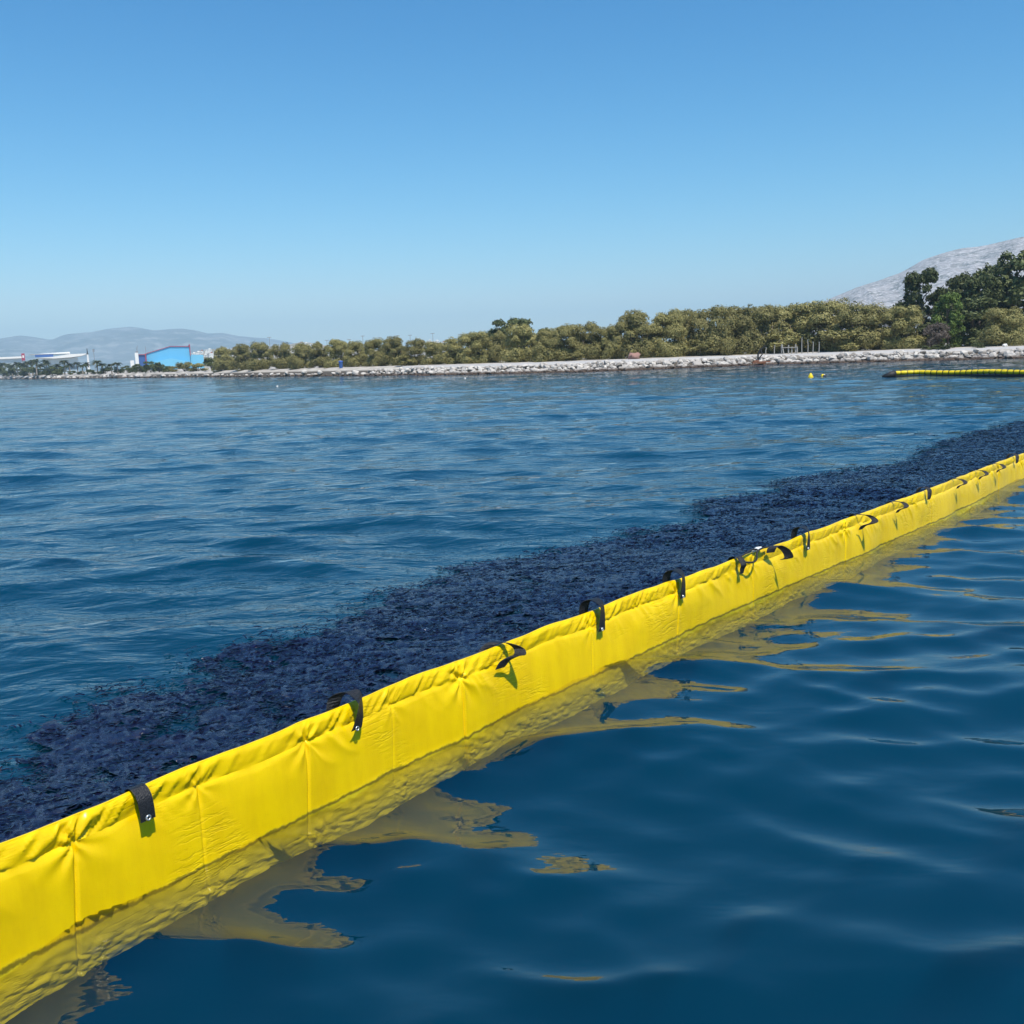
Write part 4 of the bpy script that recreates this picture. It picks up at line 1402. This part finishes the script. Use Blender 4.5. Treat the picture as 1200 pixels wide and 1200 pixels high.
def factory():
    D = 430.0
    fr = facade_frame(195, D)
    root = thing('factory_hall', 'blue industrial hall with red roof edging and stepped sloping roofline', 'building', fr[0], -fr[3])
    def P(u, v): return to_local(u, v, D, fr)
    x0, z0 = P(171.5, 414.3); x1, z1 = P(199, 406); x2, z2 = P(221.5, 406); 
    X = np.array([1.0, 0, 0])
    # main body: outline across, extruded away
    m = MB(); m.prism([(x0, 0, 0), (x2, 0, 0), (x2, 0, z2), (x1, 0, z1), (x0, 0, z0)], np.array([0, 34.0, 0])); m.build('wall', M_BLUE, root)
    # lighter shed roof panel leaning on the long wall
    xa, za = P(181, 424); xb, zb = P(221, 413.5)
    m = MB(); m.prism([(xa, -7, 0), (xb, -7, 0), (xb, -7, P(221, 424)[1]), (P(200, 417)[0], -7, P(200, 420)[1]), (xa, -7, za)], np.array([0, 7.0, 0])); m.build('lean_to', M_LIGHTBLUE, root)
    # end block in shade colour with its own red edging
    xe, ze = P(161.5, 414.8)
    m = MB(); m.prism([(xe, -1.0, 0), (x0 - .02, -1.0, 0), (x0 - .02, -1.0, z0 - .3), (xe, -1.0, ze - .3)], np.array([0, 20.0, 0])); m.build('end_wall', M_DARKBLUE, root)
    m = MB()
    th = 0.12
    def edge(a, b, y=-0.35):
        a = np.array(a); b = np.array(b)
        m.prism([(a[0], y, a[1] - .12), (b[0], y, b[1] - .12), (b[0], y, b[1] + th), (a[0], y, a[1] + th)], np.array([0, 34.6, 0]))
    edge((x0, z0), (x1, z1)); edge((x1, z1), (x2, z2))
    edge((xe - .1, ze - .3), (x0, ze - .3), -1.4)
    m.box(((x2 + .25), 8, (z2 + P(222, 416)[1]) / 2 + .3), (0.3, 17.2, z2 - P(222, 416)[1] + 1.2))
    m.box((x0 - .35, -1.25, z0 / 2), (0.4, 0.5, z0))
    m.build('roof_edging', M_RED, root)
    xc, zc = P(222.6, 415.3); xd, zd = P(238.5, 415.8)
    m = MB(); m.prism([(xc, 2, 0), (xd, 2, 0), (xd, 2, zd), (xc, 2, zc)], np.array([0, 18.0, 0])); m.build('annex', M_LIGHTBLUE, root)
    xp, zp = P(160, 413.5)
    m = MB(); m.box((xp, -2.2, zp / 2), (1.3, 1.3, zp)); m.box((xp - 1.9, -1.6, zp / 2 - 1.5), (1.4, 1.2, zp - 3)); m.build('pillar', M_WHITE, root)
    m = MB()
    for i in range(7):
        m.box((x0 + 3 + i * 2.5, -0.06, 2.6), (1.5, 0.1, 1.2))
    m.build('window', M_GLASS, root)
    xm, zm = P(159.5, 405)
    m = MB(); m.tube([(xm, 1, 0), (xm + .15, 1, zm - 1), (xm + .5, 1, zm)], [0.22, 0.16, 0.06], 6); m.box((xm, 1, zm - 2.6), (.9, .5, .9)); m.build('mast', M_STEEL, root)
    xm, zm = P(170, 405.5)
    m = MB(); m.tube([(xm, 6, 0), (xm, 6, zm)], [0.14, 0.07], 6); m.build('mast', M_STEEL, root)


factory()


def terminal():
    D = 520.0
    fr = facade_frame(70, D)
    root = thing('terminal_building', 'long low white roofed hall with upswept roof behind the palms', 'building', fr[0], -fr[3])
    def P(u, v): return to_local(u, v, D, fr)
    a = P(43, 419.8); b = P(62, 418.2); c = P(82, 415.0); d = P(103.5, 414.3); e = P(96, 416.8); f = P(84, 418.8); g = P(64, 420.2)
    m = MB(); m.prism([(q[0], -3, q[1]) for q in (a, g, f, e, d, c, b)], np.array([0, 26.0, 0])); m.build('roof', M_WHITE, root)
    x0, z0 = P(50, 420); x1, z1 = P(91, 418.6)
    m = MB(); m.prism([(x0, 0, 0), (x1, 0, 0), (x1, 0, z1 - .15), (P(66, 420)[0], 0, P(66, 420.3)[1]), (x0, 0, z0 - .35)], np.array([0, 20.0, 0])); m.build('wall', M_PALE, root)
    n = 12
    for i in range(n):
        t = (i + .5) / n
        x = x0 + (x1 - x0) * t
        m = MB(); m.box((x, -0.12, 3.9), ((x1 - x0) / n * .78, .2, 1.5)); m.build('window', M_GLASS, root)
    # upper roof set back
    p = [P(33, 414.9), P(62, 414.2), P(82.5, 413.6), P(82, 411.6), P(58, 413)]
    m = MB(); m.prism([(q[0], 14, q[1]) for q in p], np.array([0, 20.0, 0])); m.build('upper_roof', M_WHITE, root)
    q0 = P(40, 415.2); q1 = P(62, 414.7)
    m = MB(); m.box(((q0[0] + q1[0]) / 2, 15, (q0[1] + q1[1]) / 2 - .6), (q1[0] - q0[0], 3, 1.1)); m.build('clerestory', M_DARKBLUE, root)
    # low white wing running off to the left
    q0 = P(-30, 419.4); q1 = P(24, 417.2)
    root2 = thing('long_shed', 'low pale shed at the left edge behind the palms', 'building', fr[0], -fr[3])
    m = MB(); m.prism([(q0[0], 10, 0), (q1[0], 10, 0), (q1[0], 10, q1[1] - 1), (q0[0], 10, q0[1] - 1)], np.array([0, 22.0, 0])); m.build('wall', M_PALE, root2)
    m = MB(); m.prism([(q0[0], 9, q0[1] - .9), (q1[0] + .6, 9, q1[1] - .9), (q1[0] + .6, 9, q1[1]), (q0[0], 9, q0[1])], np.array([0, 24.0, 0])); m.build('roof', M_WHITE, root2)
    # red sign tower
    D2 = 470.0; f2 = facade_frame(27, D2)
    r3 = thing('sign_tower', 'red and white sign board on a post above the palms', 'sign', f2[0], -f2[3])
    a = to_local(24.8, 414.2, D2, f2); b = to_local(29.6, 422.5, D2, f2)
    m = MB(); m.box(((a[0] + b[0]) / 2, 0, (a[1] + b[1]) / 2), (b[0] - a[0], .5, a[1] - b[1])); m.build('board', M_RED, r3)
    m = MB(); m.box(((a[0] + b[0]) / 2, -.3, (a[1] * .55 + b[1] * .45)), ((b[0] - a[0]) * .5, .12, (a[1] - b[1]) * .35)); m.build('emblem', M_WHITE, r3)
    m = MB(); m.box(((a[0] + b[0]) / 2 - .5, 0, b[1] / 2), (.25, .3, b[1])); m.box(((a[0] + b[0]) / 2 + .5, 0, b[1] / 2), (.25, .3, b[1])); m.build('post', M_STEEL, r3)
    # white mast with dark top
    D3 = 455.0; f3 = facade_frame(104, D3)
    r4 = thing('harbour_mast', 'white tapering mast with dark tip right of the white roof', 'mast', f3[0], -f3[3])
    t = to_local(104, 415, D3, f3)[1]; tt = to_local(104, 408.3, D3, f3)[1]
    m = MB(); m.tube([(0, 0, 0), (0, 0, t * .3), (0, 0, t)], [.95, .55, .38], 10); m.build('column', M_WHITE, r4)
    m = MB(); m.tube([(0, 0, t), (0, 0, t + .5), (0, 0, tt)], [.5, .22, .12], 8); m.build('tip', M_BLACK, r4)
    m = MB(); m.box((-.2, 0, 1.2), (2.6, 2.2, 2.4)); m.build('base', M_WHITE, r4)
    r5 = thing('lamp_mast', 'thin dark mast right of the white mast', 'mast', np.array(facade_frame(111.5, 480)[0]))
    t = at_dist(111.5, 409, 480)[2]
    m = MB(); m.tube([(0, 0, 0), (0, 0, t)], [.16, .10], 6); m.build('pole', M_STEEL, r5)
    m = MB(); m.box((0, 0, t - .6), (.7, .5, 1.2)); m.build('lamp_head', M_STEEL, r5)


terminal()


def house_meshes():
    out = []
    for k in range(3):
        w_, d_, h_ = ((9, 8, 6), (12, 9, 9), (7, 7, 5))[k]
        m = MB(); m.box((0, 0, h_ / 2), (w_, d_, h_))
        r_ = MB(); r_.box((0, 0, h_ + .15), (w_ + .6, d_ + .6, .35)); r_.box((w_ * .2, 0, h_ + 1.2), (w_ * .3, d_ * .4, 1.8))
        wn = MB()
        for fl in range(int(h_ // 3)):
            for i in range(int(w_ // 3)):
                wn.box((-w_ / 2 + 1.6 + i * 2.9, -d_ / 2 - .04, 1.6 + fl * 3), (1.2, .12, 1.3))
        ms = []
        for nm, b, mt in (('wall', m, M_WHITE), ('roof', r_, M_TERRA if k == 2 else M_WHITE), ('window', wn, M_GLASS)):
            me = bpy.data.meshes.new('house_' + nm)
            fill_mesh(me, np.concatenate(b.V), np.concatenate(b.F4), False); me.materials.append(mt)
            ms.append((nm, me))
        out.append(ms)
    return out


HOUSES = house_meshes()
HP = [(226, 414), (231, 412.5), (236, 411), (240, 416), (244, 409.5), (247, 413.5), (252, 411.5), (256, 409), (260, 412), (264, 408.5), (268, 410), (241, 420), (250, 418), (236, 420.5), (273, 408), (232, 418), (246, 421.5),
      (352, 401.5), (358, 402), (364, 403.5), (495, 400.5), (503, 399), (511, 399.5), (519, 400.5), (527, 401)]
_rise = sorted([q for q in HP if q[0] < 300])
_rows = [('top', [q for q in _rise if q[1] < 411]), ('upper middle', [q for q in _rise if 411 <= q[1] < 413.8]), ('lower', [q for q in _rise if q[1] >= 413.8])]
HLAB = {}
for _nm, _l in _rows:
    for _i, q in enumerate(_l): HLAB[q] = 'small white house on the rise, %s tier, %s from the blue hall' % (_nm, ORD[_i])
for _i, q in enumerate([q for q in HP if 300 < q[0] < 450]): HLAB[q] = 'small pale house on the knoll over the left tamarisks, %s from the left' % ORD[_i]
for _i, q in enumerate([q for q in HP if q[0] > 450]): HLAB[q] = 'white house just showing over the middle tamarisks, %s from the left' % ORD[_i]
for i, (u, v) in enumerate(HP):
    D = 760 + (i * 37) % 90
    p = at_dist(u, v, D)
    ms = HOUSES[i % 3]
    hh = (6, 9, 5)[i % 3] + .3
    sc = 0.42
    lb = HLAB[(u, v)]
    o = thing('house', lb, 'house', (p[0], p[1], p[2] - hh * sc), -math.atan2(p[0], p[1]) + random.uniform(-.5, .5), 'white houses on the far rise' if u < 300 else ('houses on the far knoll' if u < 400 else 'houses behind the middle tamarisks'))
    o.scale = (sc, sc, sc)
    for nm, me in ms:
        c = bpy.data.objects.new(nm, me); C.objects.link(c); c.parent = o
    # footing so that each house stands on its slope
    f = MB(); f.box((0, 0, -6), (8, 7, 12.05)); f.build('footing', M_WHITE, o)

# lamp poles over the trees
for u, v, lb in ((315.5, 395.5, 'thin lamp pole over the left tamarisks'), (383, 399, 'lamp pole over the tamarisks right of the knoll'), (409, 398, 'short lamp pole over the middle tamarisks'), (425, 394, 'slanting pole over the middle tamarisks'), (445, 395.5, 'lamp pole left of the white houses'), (466, 393.5, 'twin lamp pole over the middle tamarisks'), (480.5, 393, 'lamp pole with bar head near the white houses'), (507, 391, 'tall lamp pole above the white houses'), (539, 392, 'lamp pole right of the white houses')):
    D = 330.0
    p = at_dist(u, v, D)
    o = thing('lamp_pole', lb, 'lamp post', (p[0], p[1], 1.6), -math.atan2(p[0], p[1]), 'lamp poles behind the trees')
    hgt = p[2] - 1.6
    m = MB(); m.tube([(0, 0, 0), (0, 0, hgt * .5), (0.0, 0, hgt)], [.13, .10, .08], 6); m.build('pole', M_STEEL, o)
    m = MB(); m.box((0, 0, hgt + .05), (1.3, .3, .16)); m.build('lamp_head', M_STEEL, o)

# ------------------------------------------------------------------ things on the bank
def bank_point(u, off):
    d = ray(u, 420); az = math.atan2(d[0], d[1])
    rr = float(shore_r(az)) + off
    return np.array([rr * math.sin(az), rr * math.cos(az), float(land_z(off))]), az, rr


POSTS = [(897.5, 407.5, 'thin leaning grey post nearest the rusty scrap'), (907.5, 405, 'grey post second along the bank from the rusty scrap'), (939.7, 396, 'tallest bare grey post on the bank'), (946.5, 398.5, 'grey post just right of the tallest one'), (952.5, 401, 'grey post second right of the tallest one'), (959.5, 401, 'last grey post before the broad low bush')]
for u, v, lb in POSTS:
    p, az, rr = bank_point(u, 5.6)
    top = at_dist(u, v, rr)[2]
    o = thing('post', lb, 'post', p, -az, 'bare posts on the bank')
    m = MB(); m.tube([(0, 0, -.2), (random.uniform(-.03, .03), 0, (top - p[2]) * .6), (random.uniform(-.05, .05), 0, top - p[2])], [.05, .045, .04], 7); m.build('shaft', M_POST, o)
    m = MB(); m.tube([(0, 0, top - p[2] + .0), (0, 0, top - p[2] + .05)], [.055, .045], 7); m.build('cap', M_STEEL, o)
p0, az0, rr0 = bank_point(916, 5.8); p1, az1, rr1 = bank_point(934, 5.8)
fence = thing('rail_fence', 'grey post and rail fence with a slanting brace on the bank', 'fence', p0, -az0)
ex = p1 - p0; Lf = math.hypot(ex[0], ex[1])
dl = np.array([ex[0] * math.cos(az0) - ex[1] * math.sin(az0), ex[0] * math.sin(az0) + ex[1] * math.cos(az0), 0]) / Lf
for t, hh in ((0, 1.15), (.44, 1.05), (.66, .85), (.9, 1.1), (1.0, .85)):
    q = dl * Lf * t
    m = MB(); m.tube([q + np.array([0, 0, -.2]), q + np.array([0, 0, hh])], [.08, .07], 7); m.build('post', M_POST, fence)
for z in (.78,):
    m = MB(); m.tube([dl * Lf * .0 + np.array([0, -.09, z]), dl * Lf * 1.02 + np.array([0, -.09, z])], .045, 6); m.build('rail', M_POST, fence)
m = MB(); m.tube([dl * Lf * .02 + np.array([0, 0, 1.1]), dl * Lf * .17 + np.array([0, -.2, -.1])], .06, 6); m.build('brace', M_POST, fence)

p, az, rr = bank_point(892, 1.6)
sc_ = thing('rusty_scrap', 'rust brown scrap frame with a dark bent arm on the rocks', 'scrap metal', p + np.array([0, 0, -.15]), -az)
m = MB(); m.box((0, -.6, .12), (1.7, .6, .22), .1); m.box((.7, -.8, .02), (.9, .5, .2), -.2); m.box((-.5, -.7, .26), (.5, .3, .18), .5); m.build('frame', M_RUST, sc_)
m = MB(); m.tube([(-.3, -.4, .4), (-.3, -.3, .9), (-.1, -.3, 1.35), (.45, -.3, 1.75)], [.10, .09, .08, .05], 7); m.tube([(-.3, -.4, .4), (.1, -.5, .9), (.0, -.3, 1.3)], [.08, .06, .05], 6); m.build('arm', M_BLACK, sc_)

p, az, rr = bank_point(743, 7.6)
o = thing('tarpaulin_heap', 'faded pinkish heap under the tamarisks beside the path', 'heap', p, -az)
V0, F0 = ico2()
rr_ = np.random.default_rng(8)
Vh = V0 * (1 + .25 * rr_.normal(size=(len(V0), 1))) * np.array([.6, .4, .5]) + np.array([0, 0, .2])
mesh_np('cover', Vh, F0, plain('faded_pink', (0.30, 0.17, 0.14), .9, .2, 4), True, o)
p, az, rr = bank_point(399, 8.0)
o = thing('litter_bin', 'small blue bin at the foot of the middle tamarisks', 'bin', p, -az)
m = MB(); m.tube([(0, 0, -.05), (0, 0, .8), (0, 0, .86)], [.24, .29, .30], 10); m.build('body', M_DARKBLUE, o)
m = MB(); m.tube([(0, 0, .86), (0, 0, .97), (0, 0, 1.0)], [.32, .26, .05], 10); m.build('lid', plain('bin_blue', (.04, .12, .45), .5), o)
for u, off, lb in ((1103, 7.5, 'white painted stone beside the flat green shrub'), (1177, 8, 'pale flat stone under the lone tamarisk')):
    p, az, rr = bank_point(u, off)
    Vh = V0 * (1 + .12 * rr_.normal(size=(len(V0), 1))) * np.array([.24, .2, .18]) + p + np.array([0, 0, .15])
    tag(mesh_np('stone', Vh, F0, M_WHITE, False), lb, 'stone')

# ------------------------------------------------------------------ floating things
def buoy(u, v, label, kind):
    p = on_plane(u, v)
    o = thing('marker_buoy', label, 'buoy', (p[0], p[1], 0.0), random.uniform(0, 6), 'marker buoys on the water')
    o.scale = ((0.40 if kind == 'white' else 0.55),) * 3
    th = np.linspace(0, 2 * np.pi, 12, endpoint=False)
    def lathe(prof):
        V = np.concatenate([np.stack([r_ * np.cos(th), r_ * np.sin(th), np.full(12, z_)], -1) for r_, z_ in prof])
        return V, grid_faces(len(prof), 12, True)
    if kind == 'cone':
        V, F = lathe([(.02, -.25), (.22, -.15), (.26, .0)]); mesh_np('float', V, F, M_BLACK, True, o)
        V, F = lathe([(.26, .0), (.24, .12), (.14, .30), (.06, .42), (.005, .45)]); mesh_np('cone', V, F, M_BUOYY, True, o)
    elif kind == 'two':
        V, F = lathe([(.01, -.18), (.18, -.06), (.20, .06), (.14, .18)]); mesh_np('float', V + np.array([-.12, 0, 0]), F, M_BLACK, True, o)
        V, F = lathe([(.16, -.08), (.19, .08), (.13, .22), (.01, .27)]); mesh_np('cap', V + np.array([.10, -.05, 0]), F, M_BUOYY, True, o)
        V, F = lathe([(.10, .0), (.12, .14), (.08, .20), (.01, .22)]); mesh_np('band', V + np.array([-.02, -.15, 0]), F, M_WHITE, True, o)
    else:
        V, F = lathe([(.01, -.22), (.16, -.14), (.20, .0), (.16, .13), (.05, .20)]); mesh_np('float', V, F, M_WHITE if kind == 'white' else M_ORANGE, True, o)
        V, F = lathe([(.05, .20), (.05, .27), (.01, .28)]); mesh_np('ring', V, F, M_BLACK, True, o)
    return o


buoy(950, 442.5, 'yellow conical marker buoy with dark base', 'cone')
buoy(965, 441.5, 'small black, white and yellow float beside the yellow cone', 'two')
buoy(325, 453, 'tiny pale buoy off the left tamarisks', 'white')
buoy(545, 443.5, 'tiny white buoy close under the rock bank', 'white')


def far_boom():
    pts = np.array([on_plane(u, v)[:2] for u, v in ((1048, 441.5), (1075, 440.8), (1120, 440.4), (1160, 440.3), (1200, 440.2), (1260, 440.4))])
    p0 = pts[0]
    o = thing('containment_boom', 'far yellow floating barrier with dark skirt before the rock bank', 'floating barrier', (p0[0], p0[1], 0))
    L = np.concatenate([[0], np.cumsum(np.hypot(*np.diff(pts, axis=0).T))])
    tot = L[-1]; n = 30
    q = np.linspace(0.0, tot, n * 8 + 1)
    X = np.interp(q, L, pts[:, 0]) - p0[0]; Y = np.interp(q, L, pts[:, 1]) - p0[1]
    sag = 0.02 * np.sin(q * 1.7)
    th = np.linspace(0, 2 * np.pi, 12, endpoint=False)
    for k in range(n):
        i0, i1 = k * 8, k * 8 + 9
        xs, ys = X[i0:i1], Y[i0:i1]
        rad = 0.17 * (0.80 + 0.20 * np.sin(np.linspace(0.12, np.pi - .12, 9)) ** .4)
        m = MB(); m.tube(np.stack([xs, ys, 0.17 + sag[i0:i1]], -1), rad * .64, 12); m.build('float', M_VINYL if False else M_BUOYY, o, True)
        tx, ty = xs[-1] - xs[0], ys[-1] - ys[0]; l = math.hypot(tx, ty); tx /= l; ty /= l
        m = MB(); m.tube([(xs[-1] - tx * .010, ys[-1] - ty * .010, .17), (xs[-1] + tx * .010, ys[-1] + ty * .010, .17)], .114, 12); m.build('band', M_BLACK, o)
    Z0 = np.full(len(X), .07); Z1 = np.full(len(X), -.45)
    nx, ny = 0.0, -0.02
    V = np.concatenate([np.stack([X, Y - .15, Z0], -1), np.stack([X, Y - .17, Z1], -1), np.stack([X, Y - .13, Z1], -1), np.stack([X, Y - .11, Z0], -1)])
    k = len(X)
    F = grid_faces(4, k)
    mesh_np('skirt', V, F, M_BLACK, True, o)
    m = MB(); m.tube([(-.55, .05, -.02), (-.2, 0, .10), (.05, 0, .16)], [.10, .16, .17], 10); m.build('end_connector', M_BLACK, o, True)


far_boom()

# ------------------------------------------------------------------ air
def haze():
    x0, x1, y0, y1, z0, z1 = -6900, 6900, -1200, 7000, -7.2, 305
    V = np.array([[x0, y0, z0], [x1, y0, z0], [x1, y1, z0], [x0, y1, z0], [x0, y0, z1], [x1, y0, z1], [x1, y1, z1], [x0, y1, z1]], float)
    F = np.array([[3, 2, 1, 0], [4, 5, 6, 7], [0, 1, 5, 4], [1, 2, 6, 5], [2, 3, 7, 6], [3, 0, 4, 7]])
    m = bpy.data.materials.new('sea_haze'); m.use_nodes = True
    n = m.node_tree; n.nodes.clear()
    o = n.nodes.new('ShaderNodeOutputMaterial')
    v = n.nodes.new('ShaderNodeVolumePrincipled')
    v.inputs['Color'].default_value = (0.62, 0.85, 1.0, 1)
    v.inputs['Density'].default_value = HAZE_DENSITY
    v.inputs['Anisotropy'].default_value = -0.22
    n.links.new(v.outputs[0], o.inputs['Volume'])
    h = mesh_np('haze', V, F, m, False)
    tag(h, 'thin pale sea haze veiling the far hills', None, None, 'stuff')


HAZE_DENSITY = 2.6e-4
haze()
